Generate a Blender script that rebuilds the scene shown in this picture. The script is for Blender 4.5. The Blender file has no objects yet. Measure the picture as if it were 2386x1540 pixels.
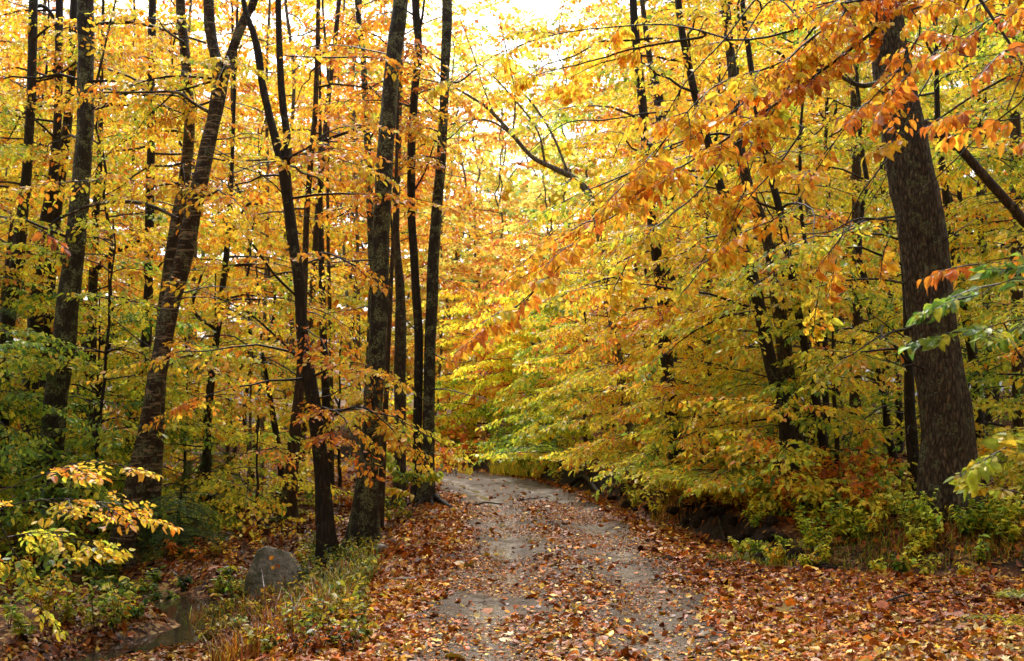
import bpy, math, random
import numpy as np
from mathutils import Vector

SEED = 11
rng = np.random.default_rng(SEED)
random.seed(SEED)
scene = bpy.context.scene
COL = scene.collection

# ------------------------------------------------------------------ camera model
F, CX, CY = 2650.0, 1193.0, 770.0
CAMZ = 1.8
PITCH = math.atan(180 / F)
_c, _s = math.cos(PITCH), math.sin(PITCH)

def P(u, v, d):
    """world point seen at photo position (u, v) (photo 2386 wide) at world distance y = d"""
    a = (u - CX) / F
    b = (CY - v) / F
    dy = _c - b * _s
    dz = _s + b * _c
    k = d / dy
    return np.array([a * k, d, CAMZ + dz * k])

# ------------------------------------------------------------------ terrain
def sm(t):
    t = np.clip(t, 0, 1)
    return t * t * (3 - 2 * t)

_cy = np.array([-60, 0, 8, 12, 16, 20, 24, 27, 30, 33, 36, 40, 45, 52, 60, 75, 400.])
_cx = np.array([0.2, .2, .4, .52, .58, .42, .02, -.5, -1.3, -2.6, -4.3, -7.2, -11.8, -19, -28, -46, -430.])

def road_c(y):
    y = np.asarray(y, float)
    a = np.interp(y - 1.2, _cy, _cx); b = np.interp(y, _cy, _cx); c = np.interp(y + 1.2, _cy, _cx)
    return (a + b * 2 + c) / 4

def road_slope(y):
    return (road_c(y + .5) - road_c(y - .5))

_nr = np.random.default_rng(5)
_k = _nr.normal(0, 1, (24, 2)); _ph = _nr.uniform(0, 6.28, 24)
def wob(x, y, f):
    """smooth pseudo noise -1..1"""
    x = np.asarray(x, float); y = np.asarray(y, float)
    r = 0
    for i in range(8):
        r = r + np.sin((_k[i, 0] * x + _k[i, 1] * y) * f + _ph[i])
    return r / 4.0
def wob2(x, y, f):
    r = 0
    for i in range(8, 20):
        r = r + np.sin((_k[i, 0] * x + _k[i, 1] * y) * f + _ph[i])
    return r / 5.0

STREAM = np.array([[-8.2, 7.0], [-5.6, 9.2], [-4.4, 10.8], [-3.75, 12.2], [-3.55, 13.4], [-4.2, 15.0], [-6.5, 16.6], [-11, 18.2], [-20, 19]])
def seg_dist(x, y, pts):
    x = np.asarray(x, float); y = np.asarray(y, float)
    best = np.full(np.broadcast(x, y).shape, 1e9)
    for (x0, y0), (x1, y1) in zip(pts[:-1], pts[1:]):
        dx, dy = x1 - x0, y1 - y0
        t = np.clip(((x - x0) * dx + (y - y0) * dy) / (dx * dx + dy * dy), 0, 1)
        best = np.minimum(best, np.hypot(x - x0 - t * dx, y - y0 - t * dy))
    return best

def bank_d(x, y):
    x = np.asarray(x, float); y = np.asarray(y, float)
    xb = np.where(y < 23.8, np.interp(y, [12, 14.5, 19, 23.8], [3.45, 3.05, 2.35, 1.9]), road_c(y) + 1.9 * np.sqrt(1 + road_slope(y) ** 2))
    xb = xb + .12 * wob(x * 0, y, 2.2)
    yb = 13.0 - .28 * (x - 3.4) + .15 * wob(x, y * 0, 2.0)
    d1 = (x - xb) / np.sqrt(1 + road_slope(y) ** 2); d2 = (y - yb) * .9
    return np.minimum(d1, d2)

def gh(x, y):
    x = np.asarray(x, float); y = np.asarray(y, float)
    sl = np.sqrt(1 + road_slope(y) ** 2)
    s = (x - road_c(y)) / sl
    z = np.zeros(np.broadcast(x, y).shape)
    # ruts
    rut = np.exp(-((s + .62) / .22) ** 2) + np.exp(-((s - .72) / .22) ** 2)
    z = z - .04 * rut
    bd = bank_d(x, y)
    hb = np.where(y > 13.6, .34, .34 * sm((y - 11) / 2.6) + .12)
    bw = .42 + .95 * sm((x - 3.2 + (14.5 - y) * .25) / .9) * sm((16.5 - y) / 2)
    z = z + hb * sm(bd / bw) + np.where(bd > 0, .055 * np.minimum(bd, 40), 0) - .08 * np.exp(-((bd + .12) / .22) ** 2)
    # left side falls to the stream
    fade = 1 - .72 * sm((y - 15.5) / 5.0)
    z = z - .48 * sm((-s - 1.75) / 1.7) * fade
    z = z + np.where(s < -8, .03 * (-s - 8), 0) * np.where(s < -8, 1, 0)
    sd = seg_dist(x, y, STREAM)
    z = z - .34 * np.exp(-(sd / .62) ** 2)
    # mound at root of three stemmed tree
    z = z + .16 * np.exp(-(((x + 1.45) / .6) ** 2 + ((y - 19.9) / .8) ** 2))
    off = sm((np.abs(s) - 1.5) / 1.2)
    z = z + off * (.045 * wob(x, y, 1.7) + .03 * wob2(x, y, 4.5) + .015 * wob(y, x, 11)) + .006 * wob2(x, y, 9)
    z = z + off * .25 * wob(x, y, .16) * sm((np.hypot(x, y) - 25) / 30)
    return z

def G(u, v, z=0.0):
    """ground point below photo position"""
    d = 15.0
    for _ in range(30):
        p = P(u, v, d)
        zz = float(gh(p[0], p[1]))
        drop = (CAMZ - p[2]) / d
        nd = (CAMZ - zz) / max(drop, .004)
        d = d * .5 + nd * .5
    p = P(u, v, d); p[2] = float(gh(p[0], p[1])); return p

# ------------------------------------------------------------------ mesh collector
class MB:
    def __init__(s):
        s.v = []; s.n = 0; s.loops = []; s.tot = []; s.uv = []; s.col = []; s.sm = []
    def add(s, V, faces, uv=None, col=None, smooth=True):
        """V (n,3); faces (m,k) int; uv (m,k,2); col (m,3)"""
        V = np.asarray(V, float); faces = np.asarray(faces, int)
        s.v.append(V); s.loops.append((faces + s.n).ravel()); s.n += len(V)
        m, k = faces.shape
        s.tot.append(np.full(m, k, int))
        s.uv.append(np.zeros((m * k, 2)) if uv is None else np.asarray(uv, float).reshape(-1, 2))
        if col is None: col = np.ones((m, 3)) * .5
        col = np.asarray(col, float)
        if col.ndim == 1: col = np.tile(col, (m, 1))
        s.col.append(col); s.sm.append(np.full(m, smooth))
    def build(s, name, mat, parent=None, loc=None, kind=None):
        me = bpy.data.meshes.new(name)
        if s.n:
            V = np.concatenate(s.v)
            if loc is not None: V = V - np.asarray(loc, float)
            L = np.concatenate(s.loops); T = np.concatenate(s.tot)
            me.vertices.add(len(V)); me.vertices.foreach_set('co', V.astype(np.float32).ravel())
            me.loops.add(len(L)); me.loops.foreach_set('vertex_index', L.astype(np.int32))
            me.polygons.add(len(T)); st = np.concatenate([[0], np.cumsum(T)[:-1]])
            me.polygons.foreach_set('loop_start', st.astype(np.int32))
            me.polygons.foreach_set('use_smooth', np.concatenate(s.sm))
            me.update(calc_edges=True)
            uvl = me.uv_layers.new(name='UVMap')
            uvl.data.foreach_set('uv', np.concatenate(s.uv).astype(np.float32).ravel())
            C = np.concatenate(s.col); C = np.concatenate([C, np.ones((len(C), 1))], 1)
            a = me.attributes.new('col', 'FLOAT_COLOR', 'FACE')
            a.data.foreach_set('color', C.astype(np.float32).ravel())
            me.materials.append(mat)
            me.validate()
        o = bpy.data.objects.new(name, me); COL.objects.link(o)
        if parent is not None: o.parent = parent
        elif loc is not None: o.location = Vector(loc)
        if kind: o['kind'] = kind
        return o

def thing(name, label, cat, loc, group=None):
    o = bpy.data.objects.new(name, None); COL.objects.link(o)
    o.location = Vector([float(a) for a in loc]); o.empty_display_size = .2
    o['label'] = label; o['category'] = cat
    if group: o['group'] = group
    return o
def tag(o, label, cat, group=None, kind=None):
    o['label'] = label; o['category'] = cat
    if group: o['group'] = group
    if kind: o['kind'] = kind
    return o

# ------------------------------------------------------------------ tubes
def smooth_path(pts, n):
    """Catmull-Rom through pts (k,m) -> n samples"""
    pts = np.asarray(pts, float)
    k = len(pts)
    if k < 3:
        t = np.linspace(0, 1, n)[:, None]; return pts[0] * (1 - t) + pts[-1] * t
    ext = np.vstack([2 * pts[0] - pts[1], pts, 2 * pts[-1] - pts[-2]])
    dl = np.linalg.norm(np.diff(pts[:, :3], axis=0), axis=1); cum = np.concatenate([[0], np.cumsum(dl)])
    out = []
    for s_ in np.linspace(0, cum[-1], n):
        i = min(np.searchsorted(cum, s_, side='right') - 1, k - 2)
        t = (s_ - cum[i]) / max(dl[i], 1e-9)
        p0, p1, p2, p3 = ext[i], ext[i + 1], ext[i + 2], ext[i + 3]
        out.append(.5 * ((2 * p1) + (-p0 + p2) * t + (2 * p0 - 5 * p1 + 4 * p2 - p3) * t * t + (-p0 + 3 * p1 - 3 * p2 + p3) * t ** 3))
    return np.array(out)

def tube(mb, path, rad, sides=8, rough=0.0, flare=0.0, seed=0, ridges=0, col=None):
    path = np.asarray(path, float); rad = np.asarray(rad, float); n = len(path)
    tan = np.gradient(path, axis=0); tan /= np.linalg.norm(tan, axis=1)[:, None] + 1e-12
    ref = np.array([1.0, 0, 0]) if abs(tan[0, 0]) < .8 else np.array([0, 1.0, 0])
    a = np.empty_like(path)
    u = ref - tan[0] * (ref @ tan[0]); u /= np.linalg.norm(u)
    for i in range(n):
        u = u - tan[i] * (u @ tan[i]); u /= np.linalg.norm(u) + 1e-12; a[i] = u
    b = np.cross(tan, a)
    th = np.linspace(0, 2 * math.pi, sides, endpoint=False)
    dl = np.concatenate([[0], np.cumsum(np.linalg.norm(np.diff(path, axis=0), axis=1))])
    R = rad[:, None] * np.ones((1, sides))
    r_ = np.random.default_rng(abs(seed) + 17)
    if rough:
        ph = r_.uniform(0, 6.28, 6)
        S = dl[:, None]
        nz = (np.sin(th[None] * 2 + ph[0] + S * 1.1) + np.sin(th[None] * 3 + ph[1] - S * 2.3) + .7 * np.sin(th[None] * 5 + ph[2] + S * 3.7)
              + .8 * np.sin(S * 5.1 + ph[3] + th[None]) + .6 * np.sin(S * 9 + ph[4] - 2 * th[None]))
        R = R * (1 + rough * nz)
    if flare:
        ph = r_.uniform(0, 6.28, 2)
        f = np.exp(-dl / (rad[0] * 2.0 + .05))[:, None]
        R = R * (1 + flare * f * (1.0 + .65 * np.sin(th[None] * 4 + ph[0]) + .35 * np.sin(th[None] * 7 + ph[1])))
    if ridges:
        q = th[None] * ridges + 1.6 * np.sin(dl[:, None] * 3.1 + th[None] * 2) + .8 * np.sin(dl[:, None] * 7.7)
        R = R + .018 * (np.abs(np.sin(q / 2)) ** .6 - .5) + .004 * r_.normal(0, 1, R.shape)
    V = path[:, None] + R[..., None] * (np.cos(th)[None, :, None] * a[:, None] + np.sin(th)[None, :, None] * b[:, None])
    i = np.arange(n - 1)[:, None]; j = np.arange(sides)[None]; j2 = (j + 1) % sides
    F_ = np.stack([i * sides + j, i * sides + j2, (i + 1) * sides + j2, (i + 1) * sides + j], -1).reshape(-1, 4)
    circ = 2 * math.pi * rad.mean()
    U0 = (j / sides * circ) + 0 * i; U1 = ((j + 1) / sides * circ) + 0 * i
    V0 = dl[:-1][:, None] + 0 * j; V1 = dl[1:][:, None] + 0 * j
    uv = np.stack([np.stack([U0, V0], -1), np.stack([U1, V0], -1), np.stack([U1, V1], -1), np.stack([U0, V1], -1)], 2).reshape(-1, 4, 2)
    mb.add(V.reshape(-1, 3), F_, uv, col)
    # end caps
    V_ = V[-1]; mb.add(np.vstack([V_, path[-1] + tan[-1] * rad[-1] * .5]), np.array([[k, (k + 1) % sides, sides] for k in range(sides)]), None, col)

# ------------------------------------------------------------------ leaves
def leaf_shape(lod):
    if lod == 0:   # near: 8 quads-ish, folded and arched
        xs = [0, .22, .5, .78, 1.0]; ws = [0, .27, .33, .2, 0]
        V = []; 
        for x, w in zip(xs, ws):
            zc = -.16 * x * x
            V += [[x, 0, zc], [x, -w, zc + w * .28], [x, w, zc + w * .28]]
        V = np.array(V); Fc = []
        for i in range(4):
            a = 3 * i; b = a + 3
            Fc += [[a, a + 1, b + 1, b], [a, b, b + 2, a + 2]]
        return V, np.array(Fc)
    if lod == 1:
        V = np.array([[0, 0, 0], [.3, -.3, .07], [.7, -.24, .0], [1, 0, -.14], [.7, .24, .0], [.3, .3, .07], [.5, 0, -.05]])
        return V, np.array([[0, 1, 2, 6], [6, 2, 3, 3], [0, 6, 4, 5], [6, 3, 4, 4]])[:, :]
    V = np.array([[0, 0, 0], [.5, -.34, .06], [1, 0, -.1], [.5, .34, .06]])
    return V, np.array([[0, 1, 2, 3]])
def _fix1():
    V = np.array([[0, 0, 0], [.3, -.3, .07], [.72, -.22, .0], [1, 0, -.14], [.72, .22, .0], [.3, .3, .07]])
    return V, np.array([[0, 1, 2, 3], [0, 3, 4, 5]])
LEAF = {0: leaf_shape(0), 1: _fix1(), 2: leaf_shape(2)}
_ma = []
for _i in range(14):
    _t = 2 * math.pi * _i / 14; _rr = [1.0, .42, .8, .4, .72, .36, .5, .2, .5, .36, .72, .4, .8, .42][_i]
    _ma.append([.5 + .55 * _rr * math.cos(_t), .55 * _rr * math.sin(_t), .10 * (_rr - .5)])
LEAF['maple'] = (np.array([[.45, 0, -.04]] + _ma), np.array([[0, 1 + i, 1 + (i + 1) % 14] for i in range(14)]))
# long thin and serrated / lobed kinds
LEAF['needle'] = (np.array([[0, 0, 0], [.5, -.07, 0], [1, 0, -.03], [.5, .07, 0]]), np.array([[0, 1, 2, 3]]))
LEAF['thin'] = (np.array([[0, 0, 0], [.4, -.15, .03], [1, 0, -.12], [.4, .15, .03]]), np.array([[0, 1, 2, 3]]))

def rot_frames(yaw, pitch, roll):
    """rows are basis vectors: x forward, y side, z normal; arrays (N,)"""
    cy, sy, cp, sp, cr, sr = np.cos(yaw), np.sin(yaw), np.cos(pitch), np.sin(pitch), np.cos(roll), np.sin(roll)
    x = np.stack([cy * cp, sy * cp, sp], -1)
    y0 = np.stack([-sy, cy, np.zeros_like(cy)], -1)
    z0 = np.cross(x, y0)
    y = y0 * cr[:, None] + z0 * sr[:, None]
    z = np.cross(x, y)
    return np.stack([x, y, z], 1)          # (N,3,3)

# colour gradient: 0 green .. 0.3 yellow green .. .5 yellow .. .7 golden/orange .. 1 rust
GT = np.array([-.2, 0, .15, .3, .42, .55, .68, .8, 1.0, 1.2])
GC = np.array([[.02, .05, .015], [.10, .22, .035], [.24, .38, .045], [.52, .58, .05], [.82, .69, .06], [.88, .60, .05], [.86, .41, .035], [.72, .24, .03], [.42, .10, .022], [.18, .045, .016]])
def tcol(t, r, dark=0.12):
    c = np.stack([np.interp(t, GT, GC[:, k]) for k in range(3)], -1)
    return c * np.exp(r.normal(0, dark, len(t)))[:, None]

def emit_leaves(mb, pos, fr, size, t, lod, r, wid=1.0, dark=.14, tint=None):
    V, Fc = LEAF[lod]
    Vl = V * np.array([1, wid, 1]); N = len(pos)
    if N == 0: return
    sz = size[:, None, None]
    cu = r.normal(1, .8, N)[:, None]                  # curl differs from leaf to leaf
    L = np.repeat(Vl[None], N, 0) * sz
    L[:, :, 2] *= cu
    W = pos[:, None] + np.einsum('nki,nij->nkj', L, fr)
    k = len(V)
    faces = (Fc[None] + (np.arange(N) * k)[:, None, None]).reshape(-1, Fc.shape[1])
    c = tcol(t, r, dark)
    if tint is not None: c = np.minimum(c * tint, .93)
    c = np.repeat(c, len(Fc), 0)
    uv = np.tile(V[Fc][:, :, :2], (N, 1, 1))
    mb.add(W.reshape(-1, 3), faces, uv, c, smooth=False)

def make_spray(seed, lod, droop=.5, kind='beech'):
    r = np.random.default_rng(seed)
    pos = []; yaw = []; pit = []; rol = []; siz = []; segs = []
    nax = 9
    wig = r.normal(0, .03, 3)
    def axis(x): return np.array([x, wig[0] * math.sin(3 * x) + wig[1] * x, -.14 * x * x + wig[2] * math.sin(5 * x)])
    ax = [axis(x) for x in np.linspace(0, 1, 5)]
    segs.append((ax, .006, .002))
    nleaf = {0: .062, 1: .078, 2: .13}[lod]
    def leafy(p0, d, L, ang):
        n = max(2, int(L / nleaf)); sgn = r.choice([-1, 1])
        for i in range(n):
            s_ = (i + .6) / n * L
            p = p0 + d * s_ + np.array([0, 0, -.25 * s_ * s_])
            sgn = -sgn
            pos.append(p + r.normal(0, .008, 3))
            yaw.append(ang + sgn * r.normal(.75, .25) if i < n - 1 else ang + r.normal(0, .2))
            pit.append(-abs(r.normal(droop, .35))); rol.append(r.normal(0, .45)); siz.append(np.clip(r.normal(1, .26), .45, 1.6))
    for i in range(nax):
        x = .12 + .8 * i / (nax - 1); sgn = 1 if i % 2 else -1
        L = (.48 * (1 - x) + .13) * r.uniform(.75, 1.25); ang = sgn * r.normal(.85, .12)
        p0 = axis(x); d = np.array([math.cos(ang), math.sin(ang), r.normal(-.08, .08)])
        if lod == 2 and i % 2: pass
        leafy(p0, d, L, ang)
        if lod == 0: segs.append(([p0, p0 + d * L * .5 + [0, 0, -.06 * L * L], p0 + d * L + [0, 0, -.25 * L * L]], .003, .0012))
    leafy(axis(.5), np.array([1, 0, -.15]), .5, 0)
    pos = np.array(pos)
    fr = rot_frames(np.array(yaw), np.array(pit), np.array(rol))
    return dict(pos=pos, fr=fr, siz=np.array(siz), segs=segs)
SPRAYS = {lod: [make_spray(100 + i + 50 * lod, lod, droop=[.85, .45, .4][lod]) for i in range(7)] for lod in (0, 1, 2)}
def needle_spray(seed):
    r = np.random.default_rng(seed); pos = []; yaw = []; siz = []; pit = []
    for i in range(16):
        x = .08 + .9 * i / 15; sgn = 1 if i % 2 else -1; L = .42 * (1 - x) + .08; ang = sgn * .9
        p0 = np.array([x, 0, -.18 * x * x]); d = np.array([math.cos(ang), math.sin(ang), -.12])
        for k in range(int(L / .022)):
            s_ = k * .022; pos.append(p0 + d * s_ + [0, 0, -.2 * s_ * s_]); yaw.append(ang + (1 if k % 2 else -1) * .9); pit.append(r.normal(-.05, .2)); siz.append(r.uniform(.7, 1.2))
    return dict(pos=np.array(pos), fr=rot_frames(np.array(yaw), np.array(pit), r.normal(0, .5, len(pos))), siz=np.array(siz), segs=[([np.zeros(3), np.array([.5, 0, -.045]), np.array([1, 0, -.18])], .006, .002)])
SPRAYS['flat'] = [make_spray(900 + i, 0, droop=.28) for i in range(6)]
SPRAYS['needle'] = [needle_spray(i) for i in range(3)]

class Spr:
    """collects spray placements and stamps them"""
    def __init__(s): s.p = []; s.d = []; s.roll = []; s.sc = []; s.t = []
    def put(s, p, d, sc, t, roll=0): s.p.append(p); s.d.append(d); s.sc.append(sc); s.t.append(t); s.roll.append(roll)
    def stamp(s, leaves, twigs, lod, leaf_len, r, tsd=.12, wid=1.0, keep=1.0, tint=None, dark=.14, leaf=None):
        if not s.p: return
        p = np.array(s.p); d = np.array(s.d, float); d /= np.linalg.norm(d, axis=1)[:, None]
        yaw = np.arctan2(d[:, 1], d[:, 0]); pit = np.arcsin(np.clip(d[:, 2], -1, 1)); fr = rot_frames(yaw, pit, np.array(s.roll))
        sc = np.array(s.sc); t = np.array(s.t); ti = r.integers(0, len(SPRAYS[lod]), len(p))
        for k, T in enumerate(SPRAYS[lod]):
            m = np.where(ti == k)[0]
            if not len(m): continue
            n = len(T['pos'])
            W = p[m][:, None] + np.einsum('nk,mkj->mnj', T['pos'], fr[m]) * sc[m][:, None, None]
            LF = np.einsum('nak,mkj->mnaj', T['fr'], fr[m])
            size = (T['siz'][None] * leaf_len * np.ones((len(m), 1)))
            tt = t[m][:, None] + r.normal(0, tsd, (len(m), n))
            kp = r.random((len(m), n)) < keep
            emit_leaves(leaves, W[kp], LF[kp], np.clip(size[kp], .3 * leaf_len, 2 * leaf_len), tt[kp], (leaf if leaf is not None else lod), r, wid, dark, tint)
            if twigs is not None:
                for (sg, r0, r1) in T['segs']:
                    A = np.array(sg); nk = len(A)
                    Q = p[m][:, None] + np.einsum('nk,mkj->mnj', A, fr[m]) * sc[m][:, None, None]
                    if lod in (1, 'needle'): Q = Q[:, ::2] if nk > 3 else Q
                    nk = Q.shape[1]
                    rad = np.linspace(r0, r1, nk)
                    th = np.array([0, 2.094, 4.189])
                    off = np.stack([np.zeros(3), np.cos(th), np.sin(th)], -1)
                    o_ = np.einsum('ak,mkj->maj', off, fr[m])
                    Vv = Q[:, :, None] + o_[:, None] * rad[None, :, None, None]
                    base = np.arange(len(m)) * nk * 3
                    q = []
                    for i in range(nk - 1):
                        for j in range(3):
                            j2 = (j + 1) % 3
                            q.append([i * 3 + j, i * 3 + j2, i * 3 + 3 + j2, i * 3 + 3 + j])
                    q = np.array(q)
                    twigs.add(Vv.reshape(-1, 3), (q[None] + base[:, None, None]).reshape(-1, 4))

def limb_path(start, az, L, rise, droop, r, n=7):
    """curved limb: leaves trunk rising, then levels and droops"""
    s_ = np.linspace(0, 1, n)
    h = np.array([math.cos(az), math.sin(az)])
    side = np.array([-h[1], h[0]])
    w = np.cumsum(r.normal(0, .035, n)) * L; w -= w[0]
    w2 = np.cumsum(r.normal(0, .02, n)) * L; w2 -= w2[0]
    x = start[0] + h[0] * s_ * L + side[0] * w; y = start[1] + h[1] * s_ * L + side[1] * w
    z = start[2] + (rise * s_ - droop * s_ ** 2) * L + w2
    return np.stack([x, y, z], -1)

def leafy_limb(path, r0, wood, spr, r, t, step=.26, f0=.25, sc=(.6, 1.0), ang=.95, dsc=0.0, sides=5):
    n = len(path)
    tube(wood, path, np.linspace(r0, r0 * .22, n), sides)
    dl = np.linalg.norm(np.diff(path, axis=0), axis=1); L = dl.sum(); cum = np.concatenate([[0], np.cumsum(dl)])
    k = max(2, int(L * (1 - f0) / step)); sg = 1
    for i in range(k):
        s_ = (f0 + (1 - f0) * (i + r.uniform(0, .8)) / k) * L
        j = min(np.searchsorted(cum, s_, side='right') - 1, n - 2); q = (s_ - cum[j]) / dl[j]
        p = path[j] * (1 - q) + path[j + 1] * q; d = (path[j + 1] - path[j]) / dl[j]
        sg = -sg; a = sg * r.normal(ang, .2)
        ca, sa = math.cos(a), math.sin(a)
        dd = np.array([d[0] * ca - d[1] * sa, d[0] * sa + d[1] * ca, d[2] * .6 + r.normal(-.06 + dsc, .13)])
        spr.put(p, dd, r.uniform(*sc) * (1.15 - .4 * s_ / L), t + r.normal(0, .09), r.normal(0, .22))
    spr.put(path[-1], path[-1] - path[-2], r.uniform(*sc), t, r.normal(0, .2))

# ------------------------------------------------------------------ materials
def newmat(name):
    m = bpy.data.materials.new(name); m.use_nodes = True
    nt = m.node_tree; nt.nodes.clear()
    return m, nt, nt.nodes, nt.links
def N(nodes, typ, **kw):
    n = nodes.new(typ)
    for k, v in kw.items():
        if k.startswith('i_'): n.inputs[int(k[2:])].default_value = v
        else: setattr(n, k, v)
    return n
def ramp(nodes, stops, interp='LINEAR'):
    n = nodes.new('ShaderNodeValToRGB'); cr = n.color_ramp; cr.interpolation = interp
    while len(cr.elements) < len(stops): cr.elements.new(.5)
    for e, (p, c) in zip(cr.elements, stops):
        e.position = p; e.color = (*c, 1) if len(c) == 3 else c
    return n

def leaf_mat(name, trans=.5, rough=.42, spec=.35, tgain=1.25):
    m, nt, nd, lk = newmat(name)
    out = nd.new('ShaderNodeOutputMaterial'); at = nd.new('ShaderNodeAttribute'); at.attribute_name = 'col'
    # blotches and side veins over the leaf blade (uv: x along the leaf, y across)
    uv = nd.new('ShaderNodeUVMap'); uv.uv_map = 'UVMap'
    sep = nd.new('ShaderNodeSeparateXYZ'); lk.new(uv.outputs[0], sep.inputs[0])
    ab = N(nd, 'ShaderNodeMath', operation='ABSOLUTE'); lk.new(sep.outputs[1], ab.inputs[0])
    sub = N(nd, 'ShaderNodeMath', operation='SUBTRACT'); lk.new(sep.outputs[0], sub.inputs[0]); lk.new(ab.outputs[0], sub.inputs[1])
    mu = N(nd, 'ShaderNodeMath', operation='MULTIPLY'); lk.new(sub.outputs[0], mu.inputs[0]); mu.inputs[1].default_value = 52
    si = N(nd, 'ShaderNodeMath', operation='SINE'); lk.new(mu.outputs[0], si.inputs[0])
    mr = nd.new('ShaderNodeMapRange'); lk.new(si.outputs[0], mr.inputs[0]); mr.inputs[1].default_value = .3; mr.inputs[2].default_value = 1; mr.inputs[3].default_value = 1; mr.inputs[4].default_value = .78
    geo = nd.new('ShaderNodeNewGeometry')
    ns = nd.new('ShaderNodeTexNoise'); ns.inputs['Scale'].default_value = 28; ns.inputs['Detail'].default_value = 2; lk.new(geo.outputs['Position'], ns.inputs['Vector'])
    r2 = nd.new('ShaderNodeMapRange'); lk.new(ns.outputs[0], r2.inputs[0]); r2.inputs[1].default_value = .3; r2.inputs[2].default_value = .7; r2.inputs[3].default_value = .6; r2.inputs[4].default_value = 1.18
    mm = N(nd, 'ShaderNodeMath', operation='MULTIPLY'); lk.new(mr.outputs[0], mm.inputs[0]); lk.new(r2.outputs[0], mm.inputs[1])
    vm = N(nd, 'ShaderNodeVectorMath', operation='SCALE'); lk.new(at.outputs['Color'], vm.inputs[0]); lk.new(mm.outputs[0], vm.inputs['Scale'])
    pb = nd.new('ShaderNodeBsdfPrincipled'); pb.inputs['Roughness'].default_value = rough; pb.inputs['Specular IOR Level'].default_value = spec
    lk.new(vm.outputs[0], pb.inputs['Base Color'])
    tr = nd.new('ShaderNodeBsdfTranslucent'); g = N(nd, 'ShaderNodeVectorMath', operation='SCALE'); g.inputs['Scale'].default_value = tgain
    lk.new(vm.outputs[0], g.inputs[0]); lk.new(g.outputs[0], tr.inputs[0])
    mx = nd.new('ShaderNodeMixShader'); mx.inputs[0].default_value = trans
    lk.new(pb.outputs[0], mx.inputs[1]); lk.new(tr.outputs[0], mx.inputs[2]); lk.new(mx.outputs[0], out.inputs[0])
    return m
M = {}
M['leaf'] = leaf_mat('autumn_leaf')
M['leaf_far'] = leaf_mat('far_leaf_painted_glow', .72, .6, .1, 1.45)  # raised transmission and gain stand in for the hazy glow
M['leaf_wet'] = leaf_mat('fallen_leaf', .1, .42, .18, 1.0)
M['needle'] = leaf_mat('needle_leaf', .25, .5, .2, 1.0)

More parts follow.
